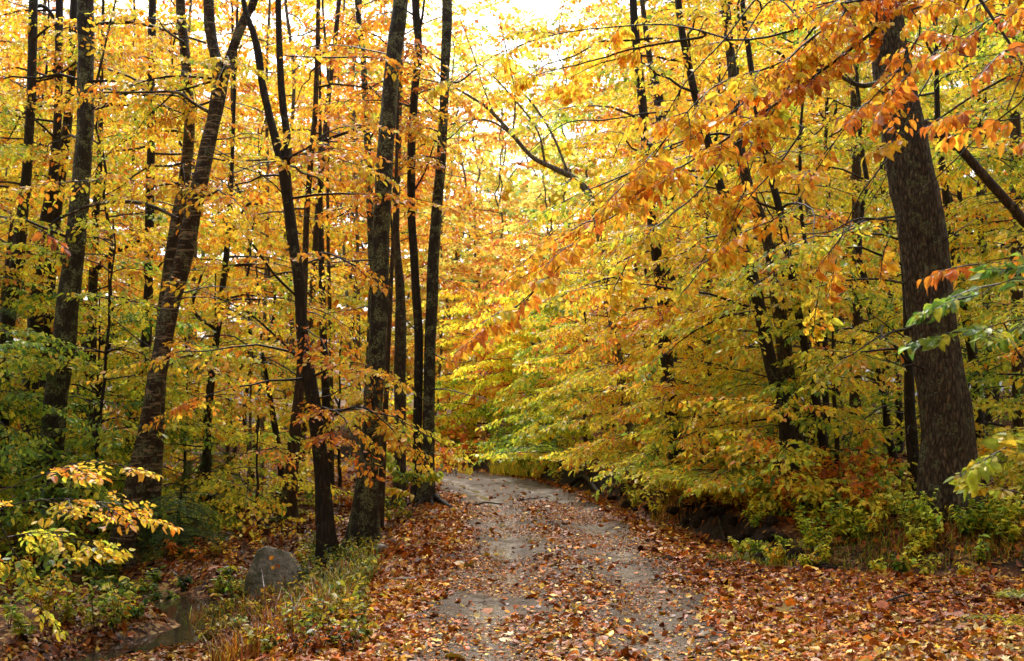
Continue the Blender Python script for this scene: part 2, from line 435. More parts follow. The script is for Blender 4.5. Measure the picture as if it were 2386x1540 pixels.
def bark_mat(name, base=(.035, .026, .02), light=(.11, .085, .065), lichen=(.16, .19, .11), lich=.5, scale=(26, 5), bump=.6, birch=False):
    m, nt, nd, lk = newmat(name)
    out = nd.new('ShaderNodeOutputMaterial'); pb = nd.new('ShaderNodeBsdfPrincipled'); lk.new(pb.outputs[0], out.inputs[0])
    uv = nd.new('ShaderNodeUVMap'); uv.uv_map = 'UVMap'
    geo = nd.new('ShaderNodeNewGeometry')
    # stretched world position keeps the bark seamless round the stem
    mp = nd.new('ShaderNodeMapping'); lk.new(geo.outputs['Position'], mp.inputs[0])
    mp.inputs['Scale'].default_value = (scale[0], scale[0], scale[1])
    n1 = nd.new('ShaderNodeTexNoise'); n1.inputs['Scale'].default_value = 1; n1.inputs['Detail'].default_value = 6; n1.inputs['Roughness'].default_value = .65; lk.new(mp.outputs[0], n1.inputs[0])
    v1 = nd.new('ShaderNodeTexVoronoi'); v1.feature = 'DISTANCE_TO_EDGE'; v1.inputs['Scale'].default_value = .8
    ad = N(nd, 'ShaderNodeVectorMath', operation='ADD'); sc = N(nd, 'ShaderNodeVectorMath', operation='SCALE'); sc.inputs['Scale'].default_value = 1.1
    lk.new(n1.outputs['Color'], sc.inputs[0]); lk.new(mp.outputs[0], ad.inputs[0]); lk.new(sc.outputs[0], ad.inputs[1]); lk.new(ad.outputs[0], v1.inputs[0])
    rp = ramp(nd, [(0, (0, 0, 0)), (.28, (1, 1, 1))]); lk.new(v1.outputs[0], rp.inputs[0])
    cr = ramp(nd, [(.3, base), (.72, light)]); lk.new(n1.outputs[0], cr.inputs[0])
    mx = N(nd, 'ShaderNodeMix', data_type='RGBA', blend_type='MULTIPLY'); mx.inputs[0].default_value = .75
    lk.new(cr.outputs[0], mx.inputs[6]); lk.new(rp.outputs[0], mx.inputs[7])
    n2 = nd.new('ShaderNodeTexNoise'); n2.inputs['Scale'].default_value = 5.5; n2.inputs['Detail'].default_value = 5; n2.inputs['Roughness'].default_value = .7; lk.new(geo.outputs['Position'], n2.inputs[0])
    th = .66 - .2 * lich
    lr = ramp(nd, [(th, (0, 0, 0)), (th + .05, (1, 1, 1))]); lk.new(n2.outputs[0], lr.inputs[0])
    n3 = nd.new('ShaderNodeTexNoise'); n3.inputs['Scale'].default_value = 40; n3.inputs['Detail'].default_value = 3; lk.new(geo.outputs['Position'], n3.inputs[0])
    l3 = ramp(nd, [(.42, (0, 0, 0)), (.55, (1, 1, 1))]); lk.new(n3.outputs[0], l3.inputs[0])
    ml = N(nd, 'ShaderNodeMath', operation='MULTIPLY'); lk.new(lr.outputs[0], ml.inputs[0]); lk.new(l3.outputs[0], ml.inputs[1])
    m2 = N(nd, 'ShaderNodeMix', data_type='RGBA'); lk.new(ml.outputs[0], m2.inputs[0]); lk.new(mx.outputs[2], m2.inputs[6]); m2.inputs[7].default_value = (*lichen, 1)
    last = m2.outputs[2]
    if birch:
        mpb = nd.new('ShaderNodeMapping'); lk.new(geo.outputs['Position'], mpb.inputs[0]); mpb.inputs['Scale'].default_value = (5, 5, 34)
        nb = nd.new('ShaderNodeTexNoise'); nb.inputs['Scale'].default_value = 1; nb.inputs['Detail'].default_value = 4; lk.new(mpb.outputs[0], nb.inputs[0])
        rb = ramp(nd, [(.56, (0, 0, 0)), (.64, (1, 1, 1))]); lk.new(nb.outputs[0], rb.inputs[0])
        mb_ = N(nd, 'ShaderNodeMix', data_type='RGBA'); lk.new(rb.outputs[0], mb_.inputs[0]); lk.new(last, mb_.inputs[6]); mb_.inputs[7].default_value = (.24, .18, .12, 1); last = mb_.outputs[2]
    lk.new(last, pb.inputs['Base Color'])
    pb.inputs['Roughness'].default_value = .62; pb.inputs['Specular IOR Level'].default_value = .3
    bp = nd.new('ShaderNodeBump'); bp.inputs['Strength'].default_value = bump; bp.inputs['Distance'].default_value = .02
    am = N(nd, 'ShaderNodeMath', operation='ADD'); lk.new(rp.outputs[0], am.inputs[0]); lk.new(n1.outputs[0], am.inputs[1]); lk.new(am.outputs[0], bp.inputs['Height']); lk.new(bp.outputs[0], pb.inputs['Normal'])
    return m
M['bark_dark'] = bark_mat('dark_wet_bark', (.012, .008, .006), (.045, .031, .022), (.10, .12, .06), lich=.35)
M['bark_lichen'] = bark_mat('lichen_bark', (.016, .012, .009), (.06, .048, .034), (.15, .17, .09), lich=.85, scale=(34, 9))
M['bark_oak'] = bark_mat('furrowed_bark', (.035, .024, .016), (.18, .135, .088), (.13, .15, .08), lich=.6, scale=(30, 9), bump=1.0)
M['bark_birch'] = bark_mat('banded_bark', (.022, .013, .009), (.085, .05, .032), (.13, .15, .085), lich=.7, scale=(24, 9), birch=True)
M['bark_brown'] = bark_mat('brown_bark', (.035, .02, .012), (.12, .07, .038), lich=.35)
M['bark_grey'] = bark_mat('grey_far_bark', (.10, .08, .058), (.30, .25, .18), lich=.6)  # haze over distant stems painted in as paler bark
M['twig'] = bark_mat('twig_bark', (.02, .014, .011), (.06, .042, .032), lich=.1, bump=.2)

def ground_mat():
    m, nt, nd, lk = newmat('forest_floor')
    out = nd.new('ShaderNodeOutputMaterial'); pb = nd.new('ShaderNodeBsdfPrincipled'); lk.new(pb.outputs[0], out.inputs[0])
    geo = nd.new('ShaderNodeNewGeometry')
    n0 = nd.new('ShaderNodeTexNoise'); n0.inputs['Scale'].default_value = 9; n0.inputs['Detail'].default_value = 3; lk.new(geo.outputs['Position'], n0.inputs[0])
    sc = N(nd, 'ShaderNodeVectorMath', operation='SCALE'); sc.inputs['Scale'].default_value = .12; lk.new(n0.outputs['Color'], sc.inputs[0])
    ad = N(nd, 'ShaderNodeVectorMath', operation='ADD'); lk.new(geo.outputs['Position'], ad.inputs[0]); lk.new(sc.outputs[0], ad.inputs[1])
    vo = nd.new('ShaderNodeTexVoronoi'); vo.inputs['Scale'].default_value = 17; lk.new(ad.outputs[0], vo.inputs[0])
    sp = nd.new('ShaderNodeSeparateColor'); lk.new(vo.outputs['Color'], sp.inputs[0])
    cr = ramp(nd, [(0, (.028, .014, .009)), (.3, (.07, .028, .013)), (.55, (.15, .055, .02)), (.75, (.24, .10, .03)), (.9, (.34, .19, .07)), (1, (.42, .3, .14))])
    lk.new(sp.outputs[0], cr.inputs[0])
    # bare dark soil where it is steep and in patches
    nz = nd.new('ShaderNodeSeparateXYZ'); lk.new(geo.outputs['Normal'], nz.inputs[0])
    sr = ramp(nd, [(.80, (1, 1, 1)), (.93, (0, 0, 0))]); lk.new(nz.outputs[2], sr.inputs[0])
    n1 = nd.new('ShaderNodeTexNoise'); n1.inputs['Scale'].default_value = 1.3; n1.inputs['Detail'].default_value = 6; n1.inputs['Roughness'].default_value = .65; lk.new(geo.outputs['Position'], n1.inputs[0])
    pr = ramp(nd, [(.5, (0, 0, 0)), (.64, (.9, .9, .9))]); lk.new(n1.outputs[0], pr.inputs[0])
    mxm = N(nd, 'ShaderNodeMath', operation='MAXIMUM'); lk.new(sr.outputs[0], mxm.inputs[0]); lk.new(pr.outputs[0], mxm.inputs[1])
    n2 = nd.new('ShaderNodeTexNoise'); n2.inputs['Scale'].default_value = 22; n2.inputs['Detail'].default_value = 6; lk.new(geo.outputs['Position'], n2.inputs[0])
    so = ramp(nd, [(.3, (.010, .007, .005)), (.7, (.045, .03, .02))]); lk.new(n2.outputs[0], so.inputs[0])
    mx = N(nd, 'ShaderNodeMix', data_type='RGBA'); lk.new(mxm.outputs[0], mx.inputs[0]); lk.new(cr.outputs[0], mx.inputs[6]); lk.new(so.outputs[0], mx.inputs[7])
    lk.new(mx.outputs[2], pb.inputs['Base Color']); pb.inputs['Roughness'].default_value = .8; pb.inputs['Specular IOR Level'].default_value = .12
    bp = nd.new('ShaderNodeBump'); bp.inputs['Strength'].default_value = .9; bp.inputs['Distance'].default_value = .04
    am = N(nd, 'ShaderNodeMath', operation='ADD'); lk.new(sp.outputs[1], am.inputs[0]); lk.new(n2.outputs[0], am.inputs[1]); lk.new(am.outputs[0], bp.inputs['Height']); lk.new(bp.outputs[0], pb.inputs['Normal'])
    return m
M['ground'] = ground_mat()

def road_mat():
    m, nt, nd, lk = newmat('wet_gravel')
    out = nd.new('ShaderNodeOutputMaterial'); pb = nd.new('ShaderNodeBsdfPrincipled'); lk.new(pb.outputs[0], out.inputs[0])
    geo = nd.new('ShaderNodeNewGeometry'); uv = nd.new('ShaderNodeUVMap'); uv.uv_map = 'UVMap'
    su = nd.new('ShaderNodeSeparateXYZ'); lk.new(uv.outputs[0], su.inputs[0])
    na = nd.new('ShaderNodeTexNoise'); na.inputs['Scale'].default_value = 95; na.inputs['Detail'].default_value = 5; na.inputs['Roughness'].default_value = .75; lk.new(geo.outputs['Position'], na.inputs[0])
    nb = nd.new('ShaderNodeTexNoise'); nb.inputs['Scale'].default_value = 2.2; nb.inputs['Detail'].default_value = 7; nb.inputs['Roughness'].default_value = .68; lk.new(geo.outputs['Position'], nb.inputs[0])
    vo = nd.new('ShaderNodeTexVoronoi'); vo.inputs['Scale'].default_value = 62; lk.new(geo.outputs['Position'], vo.inputs[0])
    c1 = ramp(nd, [(.28, (.016, .011, .007)), (.5, (.105, .070, .041)), (.72, (.25, .175, .105))]); lk.new(na.outputs[0], c1.inputs[0])
    c2 = ramp(nd, [(.3, (.40, .34, .28)), (.55, (.92, .84, .74)), (.75, (1.0, .95, .86))]); lk.new(nb.outputs[0], c2.inputs[0])
    mx = N(nd, 'ShaderNodeMix', data_type='RGBA', blend_type='MULTIPLY'); mx.inputs[0].default_value = 1; lk.new(c1.outputs[0], mx.inputs[6]); lk.new(c2.outputs[0], mx.inputs[7])
    vs = nd.new('ShaderNodeSeparateColor'); lk.new(vo.outputs['Color'], vs.inputs[0])
    vr = ramp(nd, [(.0, (.6, .6, .6)), (.7, (1, 1, 1)), (.93, (1.0, .98, .95)), (1, (1.0, 1.0, 1.0))]); lk.new(vs.outputs[0], vr.inputs[0])
    m3 = N(nd, 'ShaderNodeMix', data_type='RGBA', blend_type='MULTIPLY'); m3.inputs[0].default_value = .8; lk.new(mx.outputs[2], m3.inputs[6]); lk.new(vr.outputs[0], m3.inputs[7])
    lk.new(m3.outputs[2], pb.inputs['Base Color'])
    # wheel tracks hold a film of water: smoother there
    tr = ramp(nd, [(0, (0, 0, 0)), (.18, (.25, .25, .25)), (.27, (1, 1, 1)), (.36, (.2, .2, .2)), (.6, (.1, .1, .1)), (.76, (.8, .8, .8)), (.9, (0, 0, 0)), (1, (0, 0, 0))]); lk.new(su.outputs[0], tr.inputs[0])
    nc = nd.new('ShaderNodeTexNoise'); nc.inputs['Scale'].default_value = 1.5; nc.inputs['Detail'].default_value = 8; nc.inputs['Roughness'].default_value = .7; lk.new(geo.outputs['Position'], nc.inputs[0])
    cc = ramp(nd, [(.40, (0, 0, 0)), (.52, (1, 1, 1))]); lk.new(nc.outputs[0], cc.inputs[0])
    w = N(nd, 'ShaderNodeMath', operation='MULTIPLY'); lk.new(tr.outputs[0], w.inputs[0]); lk.new(cc.outputs[0], w.inputs[1])
    rr = nd.new('ShaderNodeMapRange'); lk.new(w.outputs[0], rr.inputs[0]); rr.inputs[3].default_value = .75; rr.inputs[4].default_value = .09; lk.new(rr.outputs[0], pb.inputs['Roughness'])
    pb.inputs['Specular IOR Level'].default_value = .25
    bp = nd.new('ShaderNodeBump'); bp.inputs['Distance'].default_value = .02
    bs = nd.new('ShaderNodeMapRange'); lk.new(w.outputs[0], bs.inputs[0]); bs.inputs[3].default_value = .9; bs.inputs[4].default_value = .2; lk.new(bs.outputs[0], bp.inputs['Strength'])
    am = N(nd, 'ShaderNodeMath', operation='SUBTRACT'); lk.new(na.outputs[0], am.inputs[0]); lk.new(vo.outputs['Distance'], am.inputs[1]); lk.new(am.outputs[0], bp.inputs['Height']); lk.new(bp.outputs[0], pb.inputs['Normal'])
    return m
M['road'] = road_mat()

def simple_mat(name, c0, c1, scale=12, rough=.6, bump=.4, spec=.3, dist=.02):
    m, nt, nd, lk = newmat(name)
    out = nd.new('ShaderNodeOutputMaterial'); pb = nd.new('ShaderNodeBsdfPrincipled'); lk.new(pb.outputs[0], out.inputs[0])
    geo = nd.new('ShaderNodeNewGeometry')
    n = nd.new('ShaderNodeTexNoise'); n.inputs['Scale'].default_value = scale; n.inputs['Detail'].default_value = 7; n.inputs['Roughness'].default_value = .7; lk.new(geo.outputs['Position'], n.inputs[0])
    c = ramp(nd, [(.3, c0), (.7, c1)]); lk.new(n.outputs[0], c.inputs[0]); lk.new(c.outputs[0], pb.inputs['Base Color'])
    pb.inputs['Roughness'].default_value = rough; pb.inputs['Specular IOR Level'].default_value = spec
    bp = nd.new('ShaderNodeBump'); bp.inputs['Strength'].default_value = bump; bp.inputs['Distance'].default_value = dist; lk.new(n.outputs[0], bp.inputs['Height']); lk.new(bp.outputs[0], pb.inputs['Normal'])
    return m
def rock_mat():
    m = simple_mat('grey_rock', (.05, .048, .036), (.36, .335, .27), 15, .6, 1.0, dist=.06)
    nt = m.node_tree; nd = nt.nodes; lk = nt.links
    pb = [n for n in nd if n.type == 'BSDF_PRINCIPLED'][0]; geo = [n for n in nd if n.type == 'NEW_GEOMETRY'][0]; cr = [n for n in nd if n.type == 'VALTORGB'][0]
    n = nd.new('ShaderNodeTexNoise'); n.inputs['Scale'].default_value = 5; n.inputs['Detail'].default_value = 8; n.inputs['Roughness'].default_value = .75; lk.new(geo.outputs['Position'], n.inputs[0])
    r = ramp(nd, [(.47, (0, 0, 0)), (.55, (.85, .85, .85))]); lk.new(n.outputs[0], r.inputs[0])
    mx = N(nd, 'ShaderNodeMix', data_type='RGBA'); lk.new(r.outputs[0], mx.inputs[0]); lk.new(cr.outputs[0], mx.inputs[6]); mx.inputs[7].default_value = (.06, .065, .03, 1); lk.new(mx.outputs[2], pb.inputs['Base Color'])
    return m
M['rock'] = rock_mat()
M['soil'] = simple_mat('dark_soil', (.010, .007, .005), (.05, .034, .024), 18, .9, .8, spec=.08, dist=.05)
M['pebble'] = simple_mat('wet_pebble', (.10, .085, .07), (.34, .30, .25), 30, .4, .2)
M['moss'] = simple_mat('moss', (.02, .035, .01), (.07, .10, .025), 30, .8, .8)
def water_mat():
    m, nt, nd, lk = newmat('still_water')
    out = nd.new('ShaderNodeOutputMaterial'); pb = nd.new('ShaderNodeBsdfPrincipled'); lk.new(pb.outputs[0], out.inputs[0])
    pb.inputs['Base Color'].default_value = (.035, .024, .014, 1); pb.inputs['Roughness'].default_value = .06; pb.inputs['Specular IOR Level'].default_value = .6
    geo = nd.new('ShaderNodeNewGeometry'); n = nd.new('ShaderNodeTexNoise'); n.inputs['Scale'].default_value = 5; lk.new(geo.outputs['Position'], n.inputs[0])
    bp = nd.new('ShaderNodeBump'); bp.inputs['Strength'].default_value = .12; bp.inputs['Distance'].default_value = .02; lk.new(n.outputs[0], bp.inputs['Height']); lk.new(bp.outputs[0], pb.inputs['Normal'])
    return m
M['water'] = water_mat()

# ------------------------------------------------------------------ ground, road, water
def warp(n, lim_n, lim_f):
    """coordinates dense near 0 (step lim_n*2/n) stretching to lim_f"""
    t = np.linspace(-1, 1, n); k = 1.0
    core = t * lim_n
    e = np.sign(t) * np.maximum(0, (np.abs(t) - .72) / .28) ** 4 * (lim_f - lim_n)
    return core + e
xs = warp(520, 17, 900)
ty = np.linspace(0, 1, 560)
ys = 3 + ty * 52 + np.maximum(0, (ty - .72) / .28) ** 4 * 1200
ys = np.concatenate([[-400, -100, -30, -10, -4, 0], ys])
X, Y = np.meshgrid(xs, ys)
Z = gh(X, Y)
s_off = (X - road_c(Y)) / np.sqrt(1 + road_slope(Y) ** 2)
Z = Z - .05 * sm((1.35 - np.abs(s_off)) / .3)
mb = MB(); nx, ny = len(xs), len(ys)
i = np.arange(ny - 1)[:, None]; j = np.arange(nx - 1)[None]
Fq = np.stack([i * nx + j, i * nx + j + 1, (i + 1) * nx + j + 1, (i + 1) * nx + j], -1).reshape(-1, 4)
mb.add(np.stack([X, Y, Z], -1).reshape(-1, 3), Fq)
g = mb.build('ground', M['ground'], kind='structure')

ya = np.concatenate([np.arange(-3, 44, .09), np.arange(44, 90, .6)])
sa = np.linspace(-1, 1, 34)
hw = 1.42 + .10 * wob(ya * 0, ya, 1.3) + .05 * wob2(ya * 0, ya, 5)
S2 = sa[None] * hw[:, None]
tx = road_slope(ya); nrm = np.sqrt(1 + tx ** 2)
RX = road_c(ya)[:, None] + S2 / nrm[:, None] * 1.0
RY = ya[:, None] - S2 * (tx / nrm)[:, None]
RZ = gh(RX, RY) + .006 - .03 * (np.abs(sa[None]) > .97) + .05 * np.maximum(0, np.abs(sa[None]) - 0.96)
mb = MB(); ny, nx = RX.shape
i = np.arange(ny - 1)[:, None]; j = np.arange(nx - 1)[None]
Fq = np.stack([i * nx + j, i * nx + j + 1, (i + 1) * nx + j + 1, (i + 1) * nx + j], -1).reshape(-1, 4)
UV = np.stack([np.broadcast_to((sa[None] + 1) / 2, RX.shape), np.broadcast_to(ya[:, None], RX.shape)], -1).reshape(-1, 2)
mb.add(np.stack([RX, RY, RZ], -1).reshape(-1, 3), Fq, UV[Fq])
mb.build('road', M['road'], kind='structure')

sp_ = smooth_path(STREAM, 80)
tn = np.gradient(sp_, axis=0); tn /= np.linalg.norm(tn, axis=1)[:, None]; nn = np.stack([-tn[:, 1], tn[:, 0]], -1)
mb = MB(); Wd = np.linspace(-1.5, 1.5, 5)
V = (sp_[:, None] + nn[:, None] * Wd[None, :, None]).reshape(-1, 2)
V = np.concatenate([V, np.full((len(V), 1), -.715)], 1)
i = np.arange(79)[:, None]; j = np.arange(4)[None]
mb.add(V, np.stack([i * 5 + j, i * 5 + j + 1, (i + 1) * 5 + j + 1, (i + 1) * 5 + j], -1).reshape(-1, 4))
mb.build('stream', M['water'], kind='structure')

# ------------------------------------------------------------------ boulders, stones, sticks
def rock(name, label, cat, center, size, seed, mat, flat=1.0, rotz=0, shear=(0, 0), cuts=9, sub=4, group=None, taper=0, hh=(.55, .85), rgh=.03):
    r = np.random.default_rng(seed)
    import bmesh
    bm = bmesh.new(); bmesh.ops.create_icosphere(bm, subdivisions=sub, radius=1)
    V = np.array([v.co[:] for v in bm.verts]); Fc = np.array([[v.index for v in f.verts] for f in bm.faces]); bm.free()
    for k in range(cuts):
        n = r.normal(0, 1, 3); n /= np.linalg.norm(n); h = r.uniform(*hh)
        d = V @ n; m = d > h
        V[m] -= n * (d[m] - h)[:, None] * .93
    V += rgh * .6 * np.stack([wob(V[:, 0] * 9, V[:, 2] * 9, 2), wob(V[:, 1] * 9 + V[:, 0] * 5, V[:, 2] * 8, 2), wob2(V[:, 0] * 9, V[:, 1] * 9, 2)], -1)
    V += rgh * np.stack([wob(V[:, 0] * 4 + V[:, 2], V[:, 1] * 4, 2), wob(V[:, 1] * 4, V[:, 2] * 4, 2), wob2(V[:, 0] * 4, V[:, 2] * 4, 2)], -1)
    V *= np.array(size)
    V[:, :2] *= (1 - taper * (V[:, 2:3] / size[2]))
    V[:, 0] += V[:, 2] * shear[0]; V[:, 1] += V[:, 2] * shear[1]
    c, s_ = math.cos(rotz), math.sin(rotz); V = np.stack([V[:, 0] * c - V[:, 1] * s_, V[:, 0] * s_ + V[:, 1] * c, V[:, 2]], -1)
    mb = MB(); mb.add(V + np.array(center), Fc, smooth=True)
    o = mb.build(name, mat, loc=center); tag(o, label, cat, group); return o
pb_ = G(628, 1385)
def facet_boulder(name, label, pts, loc, seed, mat, k_=1.0):
    import bmesh
    bm = bmesh.new()
    for q in pts: bm.verts.new([q[0] * k_ * 1.08, q[1] * k_, q[2] * k_ * .86])
    bmesh.ops.convex_hull(bm, input=bm.verts[:])
    bmesh.ops.delete(bm, geom=[v for v in bm.verts if not v.link_faces], context='VERTS')
    bmesh.ops.bevel(bm, geom=bm.edges[:], offset=.018, segments=2, profile=.6, affect='EDGES')
    bmesh.ops.triangulate(bm, faces=bm.faces[:])
    for _ in range(4): 
        ed = [e for e in bm.edges if e.calc_length() > .035]
        if ed: bmesh.ops.subdivide_edges(bm, edges=ed, cuts=1, use_grid_fill=True)
    bmesh.ops.triangulate(bm, faces=bm.faces[:]); bm.verts.index_update()
    V = np.array([v.co[:] for v in bm.verts]); Fc = np.array([[v.index for v in f.verts] for f in bm.faces]); bm.free()
    def nz(f): return wob(V[:, 0] + V[:, 2], V[:, 1] - V[:, 2] * .7, f)
    V = V + np.stack([nz(9), nz(11), nz(10)], -1) * .012 + np.stack([nz(38), nz(43), nz(40)], -1) * .004
    mb = MB(); mb.add(V + np.array(loc), Fc, smooth=True); o = mb.build(name, mat, loc=loc); tag(o, label, 'boulder')
    from mathutils.bvhtree import BVHTree
    bt = BVHTree.FromPolygons([Vector(v) for v in V], [list(f) for f in Fc]); r = np.random.default_rng(4)
    for k, (fx, fy) in enumerate([(.10, .03), (.02, .08), (.2, .08), (-.03, -.07), (.12, -.1), (.05, -.12)]):
        h = bt.ray_cast(Vector((fx, fy, 2)), Vector((0, 0, -1)))
        if h[0] is None: continue
        n = h[1]; q = h[0] + n * .006; xa = n.orthogonal().normalized(); ya_ = n.cross(xa)
        a = r.uniform(0, 6.28); X_ = xa * math.cos(a) + ya_ * math.sin(a); Y_ = n.cross(X_)
        m = MB(); emit_leaves(m, np.array([list(q)]) + np.array(loc), np.array([[list(X_), list(Y_), list(n)]]), np.array([r.uniform(.05, .085)]), np.array([[.8, .9, .6, .75, .95, .7][k]]), 0, r)
        tag(m.build('fallen_leaf', M['leaf_wet'], loc=np.array(loc) + np.array(q)), ['orange leaf stuck on the upper right face of the boulder', 'rust leaf lying on the very top of the boulder', 'golden leaf at the right shoulder of the boulder', 'amber leaf at the left of the boulder face', 'dark rust leaf low on the boulder face', 'orange leaf on the middle of the boulder face'][k], 'leaf')
    return o
facet_boulder('boulder', 'large grey flat-faced boulder leaning on the stream bank beside the grass',
    [(-.26, -.16, -.2), (.22, -.22, -.2), (.34, .1, -.2), (-.2, .2, -.2), (-.25, -.12, .12), (-.15, -.02, .47), (-.06, .0, .53), (.17, -.02, .44), (.28, -.1, .27), (.29, -.16, .05), (-.10, .16, .47), (.14, .2, .4), (.33, .12, .12), (-.2, .18, .2)], pb_ + np.array([0, .15, .06]), 3, M['rock'], 1.18)
p = G(700, 1345); rock('rock', 'low grey rock showing through grass just right of the big boulder', 'rock', p + [0, .3, .0], (.22, .2, .10), 5, M['rock'])
p = G(885, 1283); rock('stone', 'small round tan stone at the foot of the mossy leaning tree', 'stone', p + [0, 0, .035], (.10, .08, .065), 8, M['pebble'], cuts=3)
p = G(1340, 1322); rock('flat_stone', 'flat pale grey slab stone embedded in the middle of the gravel road', 'stone', p + [0, 0, .0], (.30, .09, .022), 9, M['rock'], cuts=6)
p = G(930, 1353); rock('flat_stone', 'thin flat grey stone among fallen leaves on the left road shoulder', 'stone', p + [0, 0, .01], (.22, .07, .03), 10, M['rock'], cuts=6)
p = G(1870, 1162); rock('stone', 'small white stone sticking out of the dark right bank', 'stone', G(1427, 1158) + [0, 0, .05], (.09, .08, .07), 12, M['pebble'], cuts=4)

def stick(name, label, pts, r0, r1, mat, sides=7, cat='stick'):
    mb = MB(); pts = smooth_path(np.array(pts), 12)
    tube(mb, pts, np.linspace(r0, r1, 12), sides, rough=.05, seed=abs(int(pts[0, 0] * 100)))
    o = mb.build(name, mat, loc=pts[0]); tag(o, label, cat); return o
def gp(u, v, h=.03): q = G(u, v); q[2] += h; return q
stick('fallen_branch', 'short dark stick lying across the left edge of the gravel near the bend', [gp(1108, 1180), gp(1135, 1177, .05), gp(1166, 1178)], .022, .014, M['bark_dark'])
stick('log', 'dark rotting log lying along the top of the right bank', [gp(1328, 1139, .08), gp(1360, 1133, .1), gp(1395, 1124, .1)], .06, .045, M['bark_dark'], cat='log')
stick('fallen_branch', 'long dark fallen branch lying on leaf litter beyond the boulder', [gp(420, 1250, .04), gp(475, 1262, .06), gp(530, 1282, .03)], .03, .015, M['bark_dark'])
stick('fallen_branch', 'thin crooked stick poking from the dark right bank', [gp(1690, 1262, .02), gp(1665, 1240, .10), gp(1640, 1222, .2)], .02, .008, M['bark_brown'])
stick('fallen_branch', 'thin bent twig lying on leaves at the right road edge', [gp(2040, 1420, .03), gp(2110, 1402, .06), gp(2230, 1385, .04)], .012, .006, M['bark_dark'])
stick('fallen_branch', 'small twig lying on gravel in front of the bend', [gp(1205, 1168, .02), gp(1240, 1165, .03), gp(1275, 1160, .02)], .012, .006, M['bark_dark'])
# ------------------------------------------------------------------ trees whose stems the photo shows
def stem_points(pts, d, dtop=None):
    """pts: (u, v, w px) base first -> 3D path + radii; base is put on the ground"""
    out = []; n = len(pts); v0, v1 = pts[0][1], pts[-1][1]
    for (u, v, w) in pts:
        q = d if dtop is None else d + (dtop - d) * (v0 - v) / (v0 - v1 + 1e-9)
        out.append([*P(u, v, q), w * .5 * q / F])
    return np.array(out)

def extend_up(A, L=5.0, r_end=.35):
    d = A[-1, :3] - A[-2, :3]; d /= np.linalg.norm(d); d = d * .6 + np.array([0, 0, .6]); d /= np.linalg.norm(d)
    k = []
    for f in (.5, 1.0): k.append([*(A[-1, :3] + d * L * f), A[-1, 3] * (1 - (1 - r_end) * f)])
    return np.vstack([A, k])

def photo_tree(name, label, cat, pts, d, mat, dtop=None, forks=(), limbs=(), sides=14, rough=.035, flare=.35, ext=5.0,
               group=None, ridges=0, crown=None, seed=1, leaf_len=.085, lod=1, snap=True):
    r = np.random.default_rng(seed)
    A = stem_points(pts, d, dtop)
    if snap:
        z0 = float(gh(A[0, 0], A[0, 1]))
        if A[0, 2] - z0 > .12: A = np.vstack([[A[0, 0] - (A[1, 0] - A[0, 0]) * .1, A[0, 1], z0 - .12, A[0, 3] * 1.1], A])
        else: A[0, 2] = z0 - .12
    root = thing(name, label, cat, A[0, :3] + [0, 0, .12], group); loc = np.array(root.location)
    if ext and not forks: A = extend_up(A, ext)
    L = np.linalg.norm(np.diff(A[:, :3], axis=0), axis=1).sum()
    Sm = smooth_path(A, max(10, int(L / .16)))
    mb = MB(); tube(mb, Sm[:, :3], np.maximum(Sm[:, 3], .004), sides, rough, flare, seed, ridges)
    mb.build('trunk', mat, root, loc)
    for f in forks:
        B = stem_points(f, A[-1, 1]); B = extend_up(B, ext or 3)
        Bs = smooth_path(B, 40); mb = MB(); tube(mb, Bs[:, :3], np.maximum(Bs[:, 3], .004), max(8, sides - 4), rough, 0, seed + 3)
        mb.build('fork', mat, root, loc)
    lv = MB(); wd = MB(); sprs = Spr()
    for lm in limbs:     # (pts (u,v,w), d0, d1, leaf t or None, step, f0)
        q, d0, d1, t, step, f0 = lm
        n = len(q); B = np.array([[*P(u, v, d0 + (d1 - d0) * k / (n - 1)), w * .5 * d0 / F] for k, (u, v, w) in enumerate(q)])
        Bs = smooth_path(B, 6 * n)
        mb = MB(); tube(mb, Bs[:, :3], np.maximum(Bs[:, 3], .003), 7, .05, seed=seed); mb.build('branch', mat, root, loc)
        if t is not None:
            leafy_limb(Bs[::2, :3], .004, wd, sprs, r, t, step, f0)
    if crown:    # list of (zmin,zmax,n limbs, length, t, azimuth centre, az spread)
        for (z0, z1, n, Ls, t, azc, azs) in crown:
            for k in range(n):
                z = r.uniform(z0, z1)
                i_ = int(np.argmin(np.abs(Sm[:, 2] - z)))
                az = azc + r.uniform(-azs, azs)
                lp = limb_path(Sm[i_, :3], az, Ls * r.uniform(.55, 1.15), r.uniform(.05, .5), r.uniform(.2, .55), r)
                leafy_limb(lp, .010 + .006 * Ls, wd, sprs, r, t + r.normal(0, .07), .34)
    for k in range(5 if sides >= 12 else 2):
        z = r.uniform(1.5, 7.5); i_ = int(np.argmin(np.abs(Sm[:, 2] - z)))
        if Sm[i_, 3] > .008 and abs(Sm[i_, 2] - z) < .5:
            bp_ = limb_path(Sm[i_, :3], r.uniform(-PI, PI), r.uniform(.35, 1.7), r.uniform(-.1, .7), r.uniform(0, .4), r); bb = MB(); tube(bb, bp_, np.linspace(min(.014, Sm[i_, 3] * .4), .003, 7), 4)
            m_ = limb_path(bp_[3], r.uniform(-PI, PI), r.uniform(.2, .7), r.uniform(-.1, .7), .2, r); tube(bb, m_, np.linspace(.005, .002, 7), 3); bb.build('branch', M['twig'], root, loc)
    if sprs.p:
        sprs.stamp(lv, wd, lod, leaf_len, r)
        lv.build('crown', M['leaf'], root, loc)
    if wd.n: wd.build('twigs', M['twig'], root, loc)
    return root, Sm

PI = math.pi
